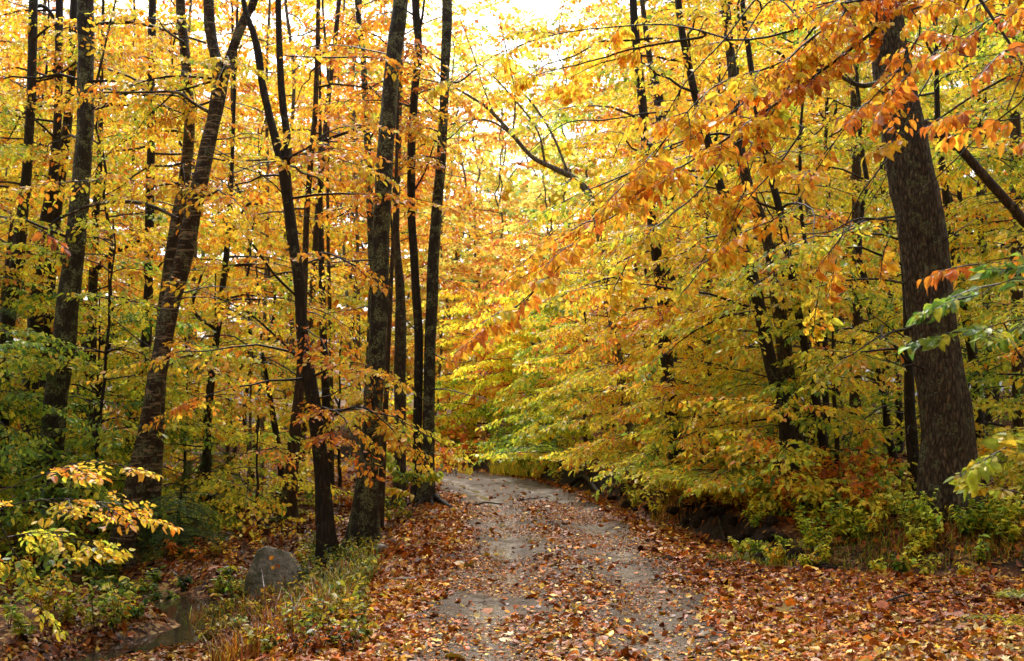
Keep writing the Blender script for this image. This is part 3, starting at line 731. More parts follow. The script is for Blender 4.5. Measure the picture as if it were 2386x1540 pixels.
# --- left of the road, far edge first
photo_tree('tree', 'dark slim tree standing at the far left edge of the forest', 'tree', [(5, 900, 36), (20, 740, 33), (40, 600, 30), (55, 480, 26), (66, 350, 23), (75, 150, 21), (78, 0, 20)], 20, M['bark_dark'], crown=[(3.5, 9, 9, 2.6, .58, 0, PI)], seed=1)
photo_tree('dead_snag', 'broken dead stub of dark trunk leaning beside the leftmost tree', 'tree', [(8, 760, 20), (18, 640, 18), (25, 560, 14), (29, 500, 7)], 20.3, M['bark_brown'], ext=0, seed=2)
photo_tree('tree', 'dark tree with hooked upper branch, left of the two close dark trunks', 'tree', [(70, 950, 40), (82, 760, 34), (92, 650, 32), (107, 525, 29), (125, 400, 24), (136, 250, 19), (138, 0, 17)], 21, M['bark_dark'],
           limbs=[([(128, 170, 12), (135, 80, 10), (110, 20, 10), (78, 20, 10), (70, 75, 12)], 21, 20.8, None, 0, 0)], crown=[(3.5, 9.5, 9, 2.6, .52, 0, PI)], seed=3)
photo_tree('tree', 'dark straight tree, right of the two close dark trunks near the lichen trunk', 'tree', [(95, 980, 30), (108, 800, 26), (118, 650, 25), (132, 500, 24), (147, 370, 22), (165, 200, 19), (172, 0, 18)], 21.8, M['bark_dark'], crown=[(3, 9, 8, 2.4, .5, 0, PI)], seed=4)
photo_tree('lichen_tree', 'tall straight trunk mottled with grey green lichen at left of picture', 'tree', [(105, 1290, 66), (118, 1080, 58), (130, 940, 54), (150, 780, 52), (172, 600, 46), (186, 450, 43), (198, 300, 40), (200, 150, 38), (199, 0, 38)], 18, M['bark_lichen'],
           limbs=[([(215, 57, 9), (290, 52, 8), (350, 60, 8), (410, 78, 6), (480, 100, 5)], 18, 18.5, .55, .5, .3), ([(212, 195, 5), (280, 215, 5), (330, 220, 5), (420, 225, 4), (480, 260, 4)], 18, 17.5, .6, .4, .3),
                  ([(215, 230, 7), (235, 150, 6), (255, 60, 5), (270, 0, 4)], 18, 17.8, .62, .5, .3), ([(150, 620, 9), (120, 530, 8), (175, 490, 8)], 18, 18.2, None, 0, 0)],
           crown=[(4.5, 9.5, 9, 2.6, .6, -PI / 2, PI)], sides=18, seed=5)
photo_tree('tree', 'slim black trunk directly right of the lichen-covered trunk', 'tree', [(200, 1040, 26), (206, 880, 24), (213, 740, 22), (219, 600, 21), (224, 480, 18), (232, 370, 14), (236, 200, 9)], 23.5, M['bark_dark'], crown=[(3.5, 8, 6, 2.3, .45, 0, PI)], seed=6)
photo_tree('tree', 'dark upright trunk midway between the lichen trunk and the leaning forked tree', 'tree', [(295, 1120, 36), (310, 1000, 30), (325, 890, 28), (340, 790, 24), (345, 700, 21), (348, 500, 21), (352, 330, 19), (352, 150, 19), (356, 0, 17)], 22.5, M['bark_dark'],
           limbs=[([(345, 540, 11), (300, 575, 12), (260, 590, 13), (215, 640, 14)], 22.5, 23, None, 0, 0), ([(340, 740, 10), (290, 770, 13), (235, 800, 14)], 22.5, 23, None, 0, 0)], crown=[(3, 9.5, 10, 2.8, .5, 0, PI)], seed=7)
photo_tree('forked_birch', 'big leaning forked tree with banded mossy bark on the left', 'tree', [(272, 1318, 56), (298, 1200, 47), (330, 1070, 45), (358, 920, 43), (382, 790, 43), (405, 690, 40), (432, 580, 39), (455, 470, 37), (478, 370, 35), (500, 270, 32), (514, 185, 38)], 16.8, M['bark_birch'],
           forks=[[(512, 200, 30), (504, 140, 27), (494, 90, 25), (486, 0, 24)], [(516, 195, 26), (535, 135, 22), (560, 70, 21), (582, 20, 20), (598, -20, 18)]],
           limbs=[([(488, 262, 9), (450, 240, 8), (410, 215, 7), (330, 215, 6), (220, 215, 5)], 16.8, 16.6, .6, .4, .4), ([(415, 510, 9), (360, 483, 9), (300, 470, 10), (215, 478, 9), (160, 500, 7)], 16.8, 17.2, None, 0, 0),
                  ([(480, 365, 5), (540, 375, 5), (640, 370, 4), (700, 360, 3)], 16.8, 16.3, .6, .4, .2)],
           crown=[(4.5, 8, 6, 2.2, .6, 0, PI)], sides=20, rough=.05, seed=8)
photo_tree('birch', 'second slender brown trunk growing close behind the leaning forked tree', 'tree', [(350, 1250, 44), (357, 1120, 40), (364, 1020, 37), (372, 850, 34), (392, 660, 32), (412, 520, 31), (432, 400, 27), (441, 300, 26), (437, 190, 24), (424, 60, 22), (420, 0, 21)], 18, M['bark_birch'], crown=[(4, 9, 8, 2.4, .55, PI / 4, PI)], seed=9)
photo_tree('sapling', 'thin dark crooked tree on leaf litter between the birches and the twin-stem tree', 'tree', [(470, 1190, 24), (479, 1110, 20), (484, 980, 19), (494, 870, 17), (508, 760, 15), (518, 680, 15), (530, 560, 13), (537, 450, 12), (542, 350, 9)], 21.5, M['bark_dark'],
           limbs=[([(505, 770, 9), (450, 720, 8), (470, 640, 6)], 21.5, 21, .5, .4, .2), ([(532, 560, 10), (575, 480, 8), (600, 475, 5)], 21.5, 21, .62, .3, .2)], crown=[(2, 7, 9, 2.2, .48, 0, PI)], seed=10)
photo_tree('twin_stem_tree', 'dark tree that splits halfway into two slim stems on the left of the road', 'tree', [(760, 1247, 44), (752, 1130, 35), (740, 1010, 34), (722, 890, 32), (705, 780, 28), (695, 640, 27), (682, 560, 28), (672, 480, 26), (662, 385, 30)], 16.5, M['bark_dark'],
           forks=[[(662, 400, 22), (645, 335, 21), (628, 270, 18), (612, 200, 17), (603, 130, 18), (588, 70, 15), (565, -10, 12)], [(664, 400, 20), (670, 330, 18), (658, 235, 17), (651, 110, 15), (648, 0, 14)]],
           limbs=[([(665, 130, 4), (760, 134, 4), (850, 133, 4), (930, 140, 3)], 16.5, 16.4, .68, .3, .15), ([(690, 690, 6), (640, 640, 6), (590, 570, 5)], 16.5, 16, .6, .35, .3),
                  ([(715, 860, 6), (660, 800, 5), (580, 730, 4), (500, 690, 3)], 16.5, 15.5, .58, .3, .1), ([(740, 1000, 5), (790, 960, 5), (850, 950, 4), (915, 1000, 3)], 16.5, 15.8, .6, .3, .1),
                  ([(690, 600, 5), (760, 590, 5), (830, 620, 4)], 16.5, 16, .62, .35, .2)],
           crown=[(1.6, 3.4, 6, 1.9, .62, -PI / 2, 1.8), (4.5, 8, 6, 2.0, .66, 0, PI)], sides=16, seed=11)
photo_tree('tree', 'short stout brown trunk with mossy foot left of the twin-stem tree', 'tree', [(668, 1212, 40), (678, 1110, 30), (687, 1010, 27), (698, 900, 22), (708, 700, 16), (715, 500, 14), (726, 350, 13), (735, 250, 12), (742, 0, 10)], 19.8, M['bark_brown'], crown=[(4, 9, 7, 2.2, .6, 0, PI)], seed=12)
photo_tree('tree', 'pale brown slim trunk behind the twin-stem tree, right of its stout brown neighbour', 'tree', [(700, 1120, 17), (712, 900, 16), (727, 700, 15), (740, 500, 14), (752, 370, 13), (762, 260, 12), (790, 0, 10)], 26, M['bark_brown'], crown=[(6, 11, 6, 2.4, .62, 0, PI)], seed=13)
photo_tree('tree', 'dark trunk part hidden behind the right side of the twin-stem tree', 'tree', [(765, 1110, 22), (758, 900, 19), (752, 740, 17), (748, 560, 14), (746, 400, 10)], 24.5, M['bark_dark'], ext=3, seed=14)
photo_tree('tree', 'small leaning dark tree forking low between stout brown trunk and sapling', 'tree', [(652, 1165, 20), (655, 1090, 17), (640, 990, 15), (625, 900, 11), (612, 820, 8)], 23, M['bark_dark'], ext=2, seed=15)
photo_tree('sapling', 'very thin straight sapling with pale stem left of the stout brown trunk', 'tree', [(578, 1175, 9), (580, 1100, 9), (583, 980, 7), (585, 850, 5)], 22, M['bark_grey'], ext=1.5, crown=[(1.0, 4.0, 7, 1.4, .42, 0, PI)], seed=16)
photo_tree('tree', 'slim grey trunk left of the mossy leaning tree, seen full height behind it', 'tree', [(845, 1120, 20), (858, 900, 19), (866, 700, 18), (864, 520, 17), (857, 350, 16), (847, 150, 15), (832, 0, 13)], 23, M['bark_lichen'],
           limbs=[([(860, 200, 4), (900, 240, 4), (960, 290, 3)], 23, 22.5, .6, .4, .2)], crown=[(6, 10, 5, 2.2, .62, 0, PI)], seed=17)
photo_tree('mossy_tree', 'thick dark lichen-spotted trunk leaning right beside the left road shoulder', 'tree', [(846, 1240, 66), (853, 1150, 52), (862, 1050, 46), (871, 930, 44), (879, 800, 42), (884, 680, 41), (890, 520, 39), (895, 390, 39), (906, 250, 38), (920, 110, 38), (934, 0, 37)], 17, M['bark_lichen'],
           limbs=[([(905, 700, 3), (890, 850, 3), (870, 930, 3), (900, 980, 2), (925, 1000, 2)], 16.9, 16.6, .55, .28, .5)], sides=22, rough=.03, seed=18)
photo_tree('tree', 'thin dark stem growing tight behind the mossy leaning tree', 'tree', [(883, 1215, 20), (893, 1050, 15), (903, 850, 12), (912, 650, 10), (920, 500, 8), (926, 300, 7)], 18.3, M['bark_brown'], ext=2, seed=19)
photo_tree('tree', 'straight furrowed trunk left of the twin black stems at the road edge', 'tree', [(931, 1180, 34), (932, 1080, 28), (932, 950, 27), (933, 800, 27), (932, 680, 22), (923, 540, 17), (926, 400, 15), (930, 250, 14), (938, 0, 13)], 20.6, M['bark_oak'], crown=[(5, 9, 5, 1.8, .65, -PI / 2, 1.6)], seed=20)
photo_tree('tree', 'slender dark stem, left one of the twin stems joined at the road edge', 'tree', [(968, 1190, 30), (971, 1090, 23), (974, 950, 22), (975, 780, 21), (966, 620, 19), (958, 480, 19), (959, 350, 20), (966, 220, 19), (975, 110, 18), (968, 0, 18)], 20, M['bark_dark'],
           limbs=[([(975, 90, 7), (985, 30, 6), (990, -20, 5)], 20, 20, None, 0, 0), ([(968, 440, 5), (990, 400, 4), (1010, 340, 3)], 20, 19.6, .66, .3, .2)], crown=[(5.5, 9.5, 5, 1.8, .68, PI, 1.5)], seed=21)
photo_tree('tree', 'lichen-patched stem, right one of the twin stems nearest the road bend', 'tree', [(990, 1188, 40), (996, 1095, 31), (999, 970, 29), (1002, 820, 27), (1008, 650, 27), (1017, 500, 25), (1027, 380, 24), (1034, 250, 22), (1039, 120, 23), (1042, 0, 23)], 19.9, M['bark_lichen'], dtop=20.1,
           limbs=[([(1040, 190, 6), (1070, 190, 5), (1110, 160, 4)], 20, 20, None, 0, 0), ([(1000, 800, 3), (1020, 830, 3), (1070, 845, 2), (1100, 840, 2)], 19.9, 19.5, None, 0, 0), ([(1015, 180, 3), (960, 150, 3), (880, 130, 2)], 20, 19.5, .7, .25, .1)],
           crown=[(5.2, 8.5, 7, 1.6, .7, PI, 1.2)], sides=18, seed=22)
# root mound at their foot
mb = MB(); r_ = np.random.default_rng(3)
for a in np.linspace(0, 2 * PI, 9, endpoint=False):
    L = r_.uniform(.35, .75); c0 = np.array([-1.42, 19.9, .17])
    q = [c0 + np.array([math.cos(a) * L * f, math.sin(a) * L * f, 0]) for f in (.15, .5, .8, 1.0)]
    q = [[*x[:2], float(gh(x[0], x[1])) + h] for x, h in zip(q, (.12, .04, .02, -.05))]
    qs = smooth_path(np.array(q), 12); tube(mb, qs, np.linspace(.05, .018, 12), 7, .08, seed=int(a * 10))
tag(mb.build('tree_roots', M['bark_dark'], loc=(-1.42, 19.9, .1)), 'gnarled dark roots spreading over the mound at the foot of the twin stems', 'roots')
# extra far stems seen at left
far_stems = [(690, 12, 30), (775, 9, 27), (835, 10, 31), (610, 10, 29), (530, 9, 31), (440, 12, 30), (60, 14, 29), (300, 10, 33), (820, 8, 38)]
for k, (u, w, d) in enumerate(far_stems):
    r = np.random.default_rng(400 + k); lean = r.normal(0, 14)
    z0 = 950 + 2650 * 1.9 / d
    photo_tree('tree', 'thin far tree stem standing among distant foliage on the left', 'tree', [(u, z0, w * 1.2), (u + lean * .3, 850, w), (u + lean + r.normal(0, 6), 500, w * .85), (u + lean * 1.5 + r.normal(0, 8), 200, w * .7), (u + lean * 2, 0, w * .6)],
               d, M[['bark_grey', 'bark_brown', 'bark_grey'][k % 3]], sides=8, crown=[(3 + d * .06, 4 + d * .3, 5, 2.4, .56, 0, PI)], seed=400 + k, lod=2, leaf_len=.13, group='thin far stems on the left')

# --- right of the road
photo_tree('oak_tree', 'massive furrowed grey brown trunk, thickest in the picture, at right', 'tree', [(2222, 1225, 130), (2216, 1130, 116), (2207, 1010, 110), (2192, 880, 105), (2172, 740, 101), (2158, 620, 101), (2140, 500, 102), (2120, 380, 101), (2100, 280, 94), (2078, 150, 85), (2058, 40, 82), (2050, -20, 78)], 14, M['bark_oak'],
           limbs=[([(2080, 180, 14), (2010, 200, 11), (1950, 175, 9), (1860, 150, 8), (1810, 120, 6)], 14, 13.4, .62, .5, .4), ([(2120, 765, 7), (2075, 775, 6), (2050, 790, 4)], 14, 13.6, None, 0, 0), ([(2110, 660, 6), (2040, 650, 5), (1960, 655, 4), (1900, 670, 2)], 14, 13.5, None, 0, 0),
                  ([(2090, 515, 5), (2000, 510, 4), (1930, 540, 3), (1850, 545, 2)], 14, 13.3, None, 0, 0)],
           sides=110, rough=.03, flare=.4, ridges=34, seed=30)
photo_tree('leaning_trunk', 'slanting bare trunk leaning against the massive tree from lower right', 'tree', [(2470, 640, 26), (2386, 515, 24), (2340, 462, 22), (2295, 412, 22), (2250, 360, 20), (2210, 322, 19), (2150, 285, 18)], 14.6, M['bark_brown'], ext=0, seed=31, snap=True)
photo_tree('tree', 'black slim trunk standing just left of the massive tree base', 'tree', [(2128, 1180, 32), (2128, 1080, 27), (2122, 980, 26), (2118, 860, 22), (2112, 700, 18), (2100, 560, 12)], 15.2, M['bark_dark'], ext=2, crown=[(2, 5, 5, 1.8, .38, PI, 1.5)], seed=32)
photo_tree('tree', 'dark trunk leaning left in the middle of the right hand thicket', 'tree', [(1856, 1120, 40), (1840, 1030, 36), (1812, 910, 33), (1786, 800, 30), (1762, 680, 28), (1735, 590, 26), (1690, 470, 22), (1655, 350, 20), (1610, 180, 18), (1580, 0, 16)], 15.9, M['bark_dark'], crown=[(3, 8, 8, 2.2, .5, PI, 1.8)], seed=33)
photo_tree('tree', 'grey barked trunk just right of the leaning dark thicket trunk', 'tree', [(1862, 1100, 42), (1850, 1000, 38), (1832, 860, 36), (1815, 720, 32), (1790, 560, 30), (1745, 440, 27), (1722, 330, 24), (1705, 150, 22), (1690, 0, 20)], 16.4, M['bark_oak'], crown=[(3.5, 9, 7, 2.2, .5, PI, 1.8)], seed=34)
photo_tree('tree', 'slim dark trunk slanting left, right of the grey barked thicket trunk', 'tree', [(1925, 1080, 24), (1905, 950, 21), (1885, 850, 20), (1862, 740, 19), (1838, 600, 19), (1815, 480, 17), (1775, 330, 15), (1745, 120, 14), (1730, 0, 12)], 16.2, M['bark_dark'], limbs=[([(1880, 700, 6), (1900, 780, 6), (1935, 880, 8), (1955, 920, 8)], 16.2, 16.4, None, 0, 0)], crown=[(3, 8, 6, 2.2, .46, PI, 1.8)], seed=35)
photo_tree('tree', 'upright dark trunk emerging from yellow foliage at the right road bank', 'tree', [(1585, 1135, 44), (1575, 1050, 38), (1562, 940, 34), (1550, 800, 33), (1545, 700, 30), (1525, 560, 26), (1512, 420, 24), (1500, 280, 21), (1490, 170, 20), (1475, 0, 18)], 19.6, M['bark_dark'], crown=[(3.2, 8, 9, 2.4, .54, PI, 1.8)], seed=36)
photo_tree('tree', 'straight brown trunk seen between leaves left of the massive tree', 'tree', [(1990, 1050, 28), (1996, 850, 25), (1998, 650, 24), (1996, 450, 22), (1992, 250, 20), (1990, 0, 18)], 22, M['bark_brown'], crown=[(4, 10, 10, 2.6, .45, 0, PI)], seed=37)
photo_tree('tree', 'dark trunk slanting down behind the right side of the massive tree', 'tree', [(2275, 900, 24), (2255, 760, 22), (2232, 640, 20), (2215, 530, 19), (2200, 420, 17), (2186, 300, 14), (2180, 100, 12)], 18, M['bark_dark'], crown=[(3, 8, 9, 2.4, .3, 0, PI)], seed=38)
photo_tree('tree', 'brown upright trunk at the right edge of the picture behind green leaves', 'tree', [(2372, 900, 28), (2370, 700, 26), (2368, 500, 26), (2366, 300, 24), (2360, 100, 22), (2358, 0, 20)], 19, M['bark_brown'], crown=[(3, 9, 9, 2.4, .35, 0, PI)], seed=39)
photo_tree('dead_snag', 'short broken snag with split top high among the yellow leaves', 'tree', [(1560, 420, 22), (1545, 300, 20), (1535, 220, 18), (1525, 180, 14), (1515, 150, 8)], 24, M['bark_dark'], ext=0, seed=40)
photo_tree('arching_tree', 'leaning grey tree arching left over the road near the sky gap', 'tree', [(1480, 1120, 26), (1450, 900, 24), (1420, 700, 22), (1390, 500, 19), (1350, 425, 16), (1290, 392, 13), (1240, 365, 11), (1195, 315, 10), (1140, 255, 8), (1100, 228, 6), (1062, 205, 4)], 25, M['bark_grey'],
           limbs=[([(1200, 320, 6), (1150, 285, 5), (1100, 278, 5), (1050, 290, 4)], 25, 24.5, .45, .5, .4), ([(1150, 265, 4), (1125, 200, 3), (1100, 120, 3), (1070, 40, 2)], 25, 24, .6, .3, .1), ([(1195, 315, 5), (1200, 220, 4), (1180, 120, 3), (1160, 30, 2)], 25, 24.5, .58, .3, .2), ([(1270, 380, 6), (1250, 300, 5), (1180, 210, 4), (1120, 150, 3)], 25, 24.5, .45, .6, .3),
                  ([(1330, 420, 7), (1290, 320, 6), (1240, 240, 5), (1200, 200, 3)], 25, 25.5, .45, .5, .4)], ext=0, rough=.06, seed=41)
for k, (u, w, d, ln) in enumerate([(1640, 20, 25, -60), (1900, 16, 28, -20), (2070, 18, 25, -10), (2310, 18, 24, -10), (1700, 13, 31, -40)]):
    r = np.random.default_rng(600 + k); z0 = 950 + 2650 * .9 / d
    photo_tree('tree', 'dark background tree stem half hidden in the right hand thicket', 'tree', [(u, z0, w * 1.2), (u + ln * .5, 850, w), (u + ln + r.normal(0, 8), 550, w * .85), (u + ln * 1.8 + r.normal(0, 10), 250, w * .75), (u + ln * 2.4, 0, w * .6)], d,
               M[['bark_oak', 'bark_grey', 'bark_brown'][k % 3]], sides=10, crown=[(3.5, 5 + d * .28, 10, 2.6, .5, 0, PI)], seed=600 + k, group='background stems in the right thicket', lod=2, leaf_len=.13)

# ------------------------------------------------------------------ overhanging beech, stem outside the frame at right
def near_branches(name, label, cat, base, stem_top, limbs, leaf_len, seed, stem_r=.14, mat='bark_dark', wid=.82, flat=False, keep=.85, dk=1.0):
    r = np.random.default_rng(seed); base = np.array(base, float); base[2] = float(gh(base[0], base[1]))
    root = thing(name, label, cat, base); loc = base.copy()
    top = np.array(stem_top, float)
    mb = MB(); st = smooth_path(np.array([base - [0, 0, .1], base * .6 + top * .4 + [.1, 0, 0], base * .25 + top * .75 - [.08, 0, 0], top]), 36)
    tube(mb, st, np.linspace(stem_r, stem_r * .5, 36), 12, .04, .35, seed); mb.build('trunk', M[mat], root, loc)
    lv = MB(); wd = MB(); sp = Spr(); prev = []
    for lm in limbs:
        q, w0, w1, t, side, step, f0, Ls, hang = lm
        pts = np.array([P(u, v, d * dk) for (u, v, d) in q])
        cand = np.vstack([st[8:]] + prev); dc = np.linalg.norm((cand - pts[0]) * np.array([1, .6, 1.0]), axis=1)
        if q[0][0] > 1900 and q[0][1] <= 60 and seed == 71: dc[len(st) - 8:] += 5
        full = np.vstack([cand[int(np.argmin(dc))], pts])
        A = smooth_path(full, 44); n = len(A)
        # small kinks
        A = A + np.cumsum(r.normal(0, .004, A.shape), 0) * np.linspace(0, 1, n)[:, None]
        mb = MB(); tube(mb, A, np.linspace(w0, w1, n), 7, .06, seed=seed); mb.build('branch', M[mat], root, loc); prev.append(A[5:-5])
        dl = np.linalg.norm(np.diff(A, axis=0), axis=1); cum = np.concatenate([[0], np.cumsum(dl)]); L = cum[-1]
        k = int(L * (1 - f0) / step); sg = 1
        for i_ in range(k):
            s_ = (f0 + (1 - f0) * (i_ + r.uniform(0, .9)) / k) * L
            j_ = min(np.searchsorted(cum, s_, side='right') - 1, n - 2); p = A[j_]; d = (A[j_ + 1] - A[j_]) / dl[j_]
            sg = -sg; a = sg * r.normal(.75, .22); ca, sa = math.cos(a), math.sin(a)
            dd = np.array([d[0] * ca - d[1] * sa, d[0] * sa + d[1] * ca, d[2] * .5 + r.normal(hang, .18)]); dd /= np.linalg.norm(dd)
            l_ = Ls * r.uniform(.5, 1.15) * (1.15 - .65 * s_ / L)
            if l_ > .55:
                m_ = 6; sub = np.array([p + dd * l_ * f + np.array([0, 0, -.22 * l_ * f * f]) + r.normal(0, .012, 3) * f for f in np.linspace(0, 1, m_)])
                tube(wd, sub, np.linspace(.007, .0025, m_), 4)
                for f in (.35, .62, .85):
                    ii = int(f * (m_ - 1)); sp.put(sub[ii], dd * .7 + np.array([r.normal(0, .45), r.normal(0, .45), -.12]), r.uniform(.24, .46), t + r.normal(0, .12), r.normal(0, .3))
                sp.put(sub[-1], dd + [0, 0, -.3], r.uniform(.3, .5), t + r.normal(0, .1), r.normal(0, .3))
            else:
                sp.put(p, dd, r.uniform(.3, .5), t + r.normal(0, .1), r.normal(0, .3))
        sp.put(A[-1], A[-1] - A[-3], .3, t, 0)
    sp.stamp(lv, wd, 'flat' if flat else 0, leaf_len, r, tsd=.11, wid=wid, keep=keep, leaf=0)
    lv.build('leaves', M['leaf'], root, loc); wd.build('twigs', M['twig'], root, loc)
    return root
near_branches('beech_tree', 'beech whose long drooping orange and yellow branches overhang the road from the upper right', 'tree', (6.4, 9.2, 0), (6.1, 9.5, 8.2), [
    ([(2120, 0, 8.0), (2045, 65, 7.9), (1920, 160, 7.8), (1810, 240, 7.7), (1695, 320, 7.6), (1570, 400, 7.5), (1507, 445, 7.5), (1452, 490, 7.5), (1392, 520, 7.4), (1342, 570, 7.4), (1302, 625, 7.4), (1237, 680, 7.3), (1167, 745, 7.3), (1117, 770, 7.3)], .020, .003, .66, 0, .14, .40, .6, -.02),
    ([(2045, 0, 7.8), (1970, 40, 7.7), (1870, 110, 7.6), (1820, 150, 7.6), (1685, 195, 7.5), (1630, 235, 7.5), (1570, 310, 7.4), (1497, 390, 7.4), (1442, 450, 7.3)], .018, .003, .62, 0, .19, .35, .55, -.15),
    ([(2200, 0, 7.2), (2150, 75, 7.1), (2095, 165, 7.1), (2030, 230, 7.0), (1960, 310, 7.0), (1890, 420, 7.0), (1830, 490, 6.9), (1760, 520, 6.9)], .013, .003, .60, 0, .34, .35, .45, -.15),
    ([(1950, 0, 7.9), (1900, 70, 7.9), (1850, 170, 7.8), (1780, 280, 7.8), (1740, 380, 7.7), (1715, 470, 7.7), (1690, 550, 7.6)], .012, .003, .56, 0, .2, .3, .5, -.15),
    ([(2386, 160, 7.0), (2350, 180, 7.0), (2270, 225, 6.9), (2195, 275, 6.9), (2145, 310, 6.8), (2095, 370, 6.8), (2060, 440, 6.8), (2020, 500, 6.8), (1970, 550, 6.8)], .012, .002, .66, 0, .9, .2, .3, -.1),
    ([(1990, 0, 8.0), (1930, 130, 8), (1850, 260, 7.9), (1760, 400, 7.9), (1690, 500, 7.8), (1640, 590, 7.8)], .010, .002, .6, 0, 2.2, .3, .5, -.1),
    ([(2200, 120, 7.6), (2120, 260, 7.5), (2060, 380, 7.5), (1990, 520, 7.4), (1960, 600, 7.4)], .008, .002, .6, 0, 2.2, .3, .4, -.1),
    ([(1900, 60, 8.2), (1800, 180, 8.2), (1660, 290, 8.1), (1530, 360, 8.1), (1400, 440, 8.0), (1290, 530, 8)], .011, .002, .6, 0, 1.6, .5, .5, -.1),
    ([(2386, 230, 7.0), (2300, 300, 7), (2200, 400, 6.9), (2110, 480, 6.9), (2080, 560, 6.9)], .007, .002, .6, 0, 2.5, .3, .4, -.1),
    ([(1800, 0, 8.6), (1700, 150, 8.6), (1650, 240, 8.5), (1590, 380, 8.5)], .009, .003, .6, 0, 2.0, .3, .4, -.1),
    ([(1870, 300, 7.8), (1800, 400, 7.7), (1740, 470, 7.6), (1690, 560, 7.6), (1630, 640, 7.6)], .009, .002, .5, 0, .24, .2, .5, -.1),
    ([(1720, 330, 7.9), (1640, 430, 7.9), (1560, 500, 7.8), (1480, 560, 7.8), (1440, 640, 7.8)], .009, .002, .5, 0, .24, .2, .5, -.1),
    ([(2100, 330, 7.6), (2000, 460, 7.6), (1940, 600, 7.6), (1890, 700, 7.6)], .007, .002, .5, 0, 1.2, .4, .3, -.1),
    ([(1760, 0, 8.6), (1690, 90, 8.6), (1600, 190, 8.5), (1540, 300, 8.5), (1490, 420, 8.5)], .009, .003, .5, 0, .6, .3, .5, -.1),
    ([(2120, -60, 8.4), (1960, 20, 8.5), (1840, 75, 8.6), (1720, 95, 8.8), (1640, 75, 9.0), (1560, 60, 9.2), (1450, 66, 9.4), (1340, 78, 9.6), (1270, 92, 9.8), (1180, 125, 10), (1110, 165, 10), (1060, 190, 10)], .017, .004, .50, 0, .8, .45, .5, -.02),
    ([(1640, 85, 9.0), (1560, 98, 9.1), (1480, 115, 9.2), (1400, 140, 9.3), (1330, 158, 9.4), (1265, 172, 9.5)], .013, .005, .52, 0, .9, .3, .4, -.02),
    ([(1570, 255, 9.0), (1500, 265, 9.0), (1420, 280, 9.0), (1330, 288, 9.0), (1260, 345, 9.0), (1215, 400, 9)], .012, .003, .50, 0, .9, .3, .4, -.05),
    ([(2386, 40, 6.8), (2330, 30, 6.8), (2270, 60, 6.8), (2200, 100, 6.7), (2130, 150, 6.7), (2080, 210, 6.7)], .010, .003, .72, 0, .34, .15, .35, -.15),
], .070, 71, .16, keep=.8, dk=1.14)
near_branches('beech_sapling', 'green leaved sapling reaching in from the right edge in front of the massive trunk', 'sapling', (3.6, 6.3, 0), (3.4, 6.4, 3.6), [
    ([(2450, 645, 6.2), (2390, 650, 6.2), (2320, 665, 6.1), (2270, 680, 6.1)], .006, .002, .12, 0, .22, .2, .2, -.02),
    ([(2450, 720, 6.2), (2390, 745, 6.2), (2300, 770, 6.1), (2240, 785, 6.1)], .006, .002, .16, 0, .22, .2, .2, -.02),
    ([(2450, 1000, 6.0), (2410, 1010, 6.0), (2350, 1030, 6.0)], .005, .002, .28, 0, .3, .2, .15, -.02),
    ([(2460, 1130, 6.0), (2430, 1140, 6.0), (2385, 1150, 6.0)], .005, .002, .36, 0, .3, .2, .25, -.02),
], .072, 72, .02, wid=.9, flat=True, keep=.8)
near_branches('beech_sapling', 'rust red leafed thin branch crossing in from the upper right edge', 'sapling', (3.9, 7.0, 0), (3.8, 7.0, 4.6), [
    ([(2400, 600, 6.6), (2330, 608, 6.6), (2280, 611, 6.6)], .004, .001, .8, 0, .6, .1, .2, -.02),
    ([(2400, 280, 6.6), (2330, 250, 6.6), (2260, 260, 6.6)], .005, .002, .72, 0, .3, .1, .3, -.1),
    ([(2400, 100, 6.6), (2330, 120, 6.6), (2260, 120, 6.6)], .005, .002, .7, 0, .3, .1, .3, -.1),
], .07, 73, .02, keep=.7)
near_branches('beech_sapling', 'low sapling with bright yellow leaf sprays at the lower left corner', 'sapling', (-4.1, 8.0, 0), (-4.1, 7.9, 2.0), [
    ([(-20, 1150, 7.5), (60, 1120, 7.4), (130, 1100, 7.4), (200, 1090, 7.4), (270, 1100, 7.3)], .005, .002, .58, 0, .36, .3, .22, -.04),
    ([(-20, 1190, 7.5), (60, 1170, 7.4), (150, 1165, 7.4), (240, 1175, 7.3), (310, 1190, 7.3)], .005, .002, .54, 0, .18, .1, .3, -.06),
    ([(-20, 1250, 7.4), (60, 1240, 7.4), (140, 1240, 7.4), (200, 1270, 7.3)], .005, .002, .46, 0, .18, .1, .3, -.06),
    ([(-20, 1180, 7.4), (20, 1270, 7.4), (30, 1340, 7.4), (60, 1400, 7.4)], .005, .002, .38, 0, .32, .2, .25, -.06),
], .050, 74, .022, flat=True, keep=.9)
near_branches('beech_sapling', 'dark pink red leafed twig hanging in at the far left edge', 'sapling', (-3.9, 6.8, 0), (-3.8, 6.7, 3.6), [
    ([(-60, 440, 6.6), (-10, 470, 6.6), (30, 500, 6.6), (70, 530, 6.6)], .003, .001, 1.0, 0, .5, .3, .1, -.1),
], .05, 75, .02, keep=.45)
near_branches('sapling', 'small yellow green leafed sapling growing in front of the twin stems', 'sapling', tuple(G(955, 1195)[:2]) + (0,), tuple(P(945, 1090, 19)), [
    ([(962, 1150, 18.8), (972, 1110, 18.8), (985, 1100, 18.7)], .006, .003, .3, 0, .2, .2, .3, -.15),
    ([(955, 1130, 18.8), (940, 1095, 18.8), (928, 1085, 18.8)], .006, .003, .3, 0, .2, .2, .3, -.15),
], .11, 76, .012)

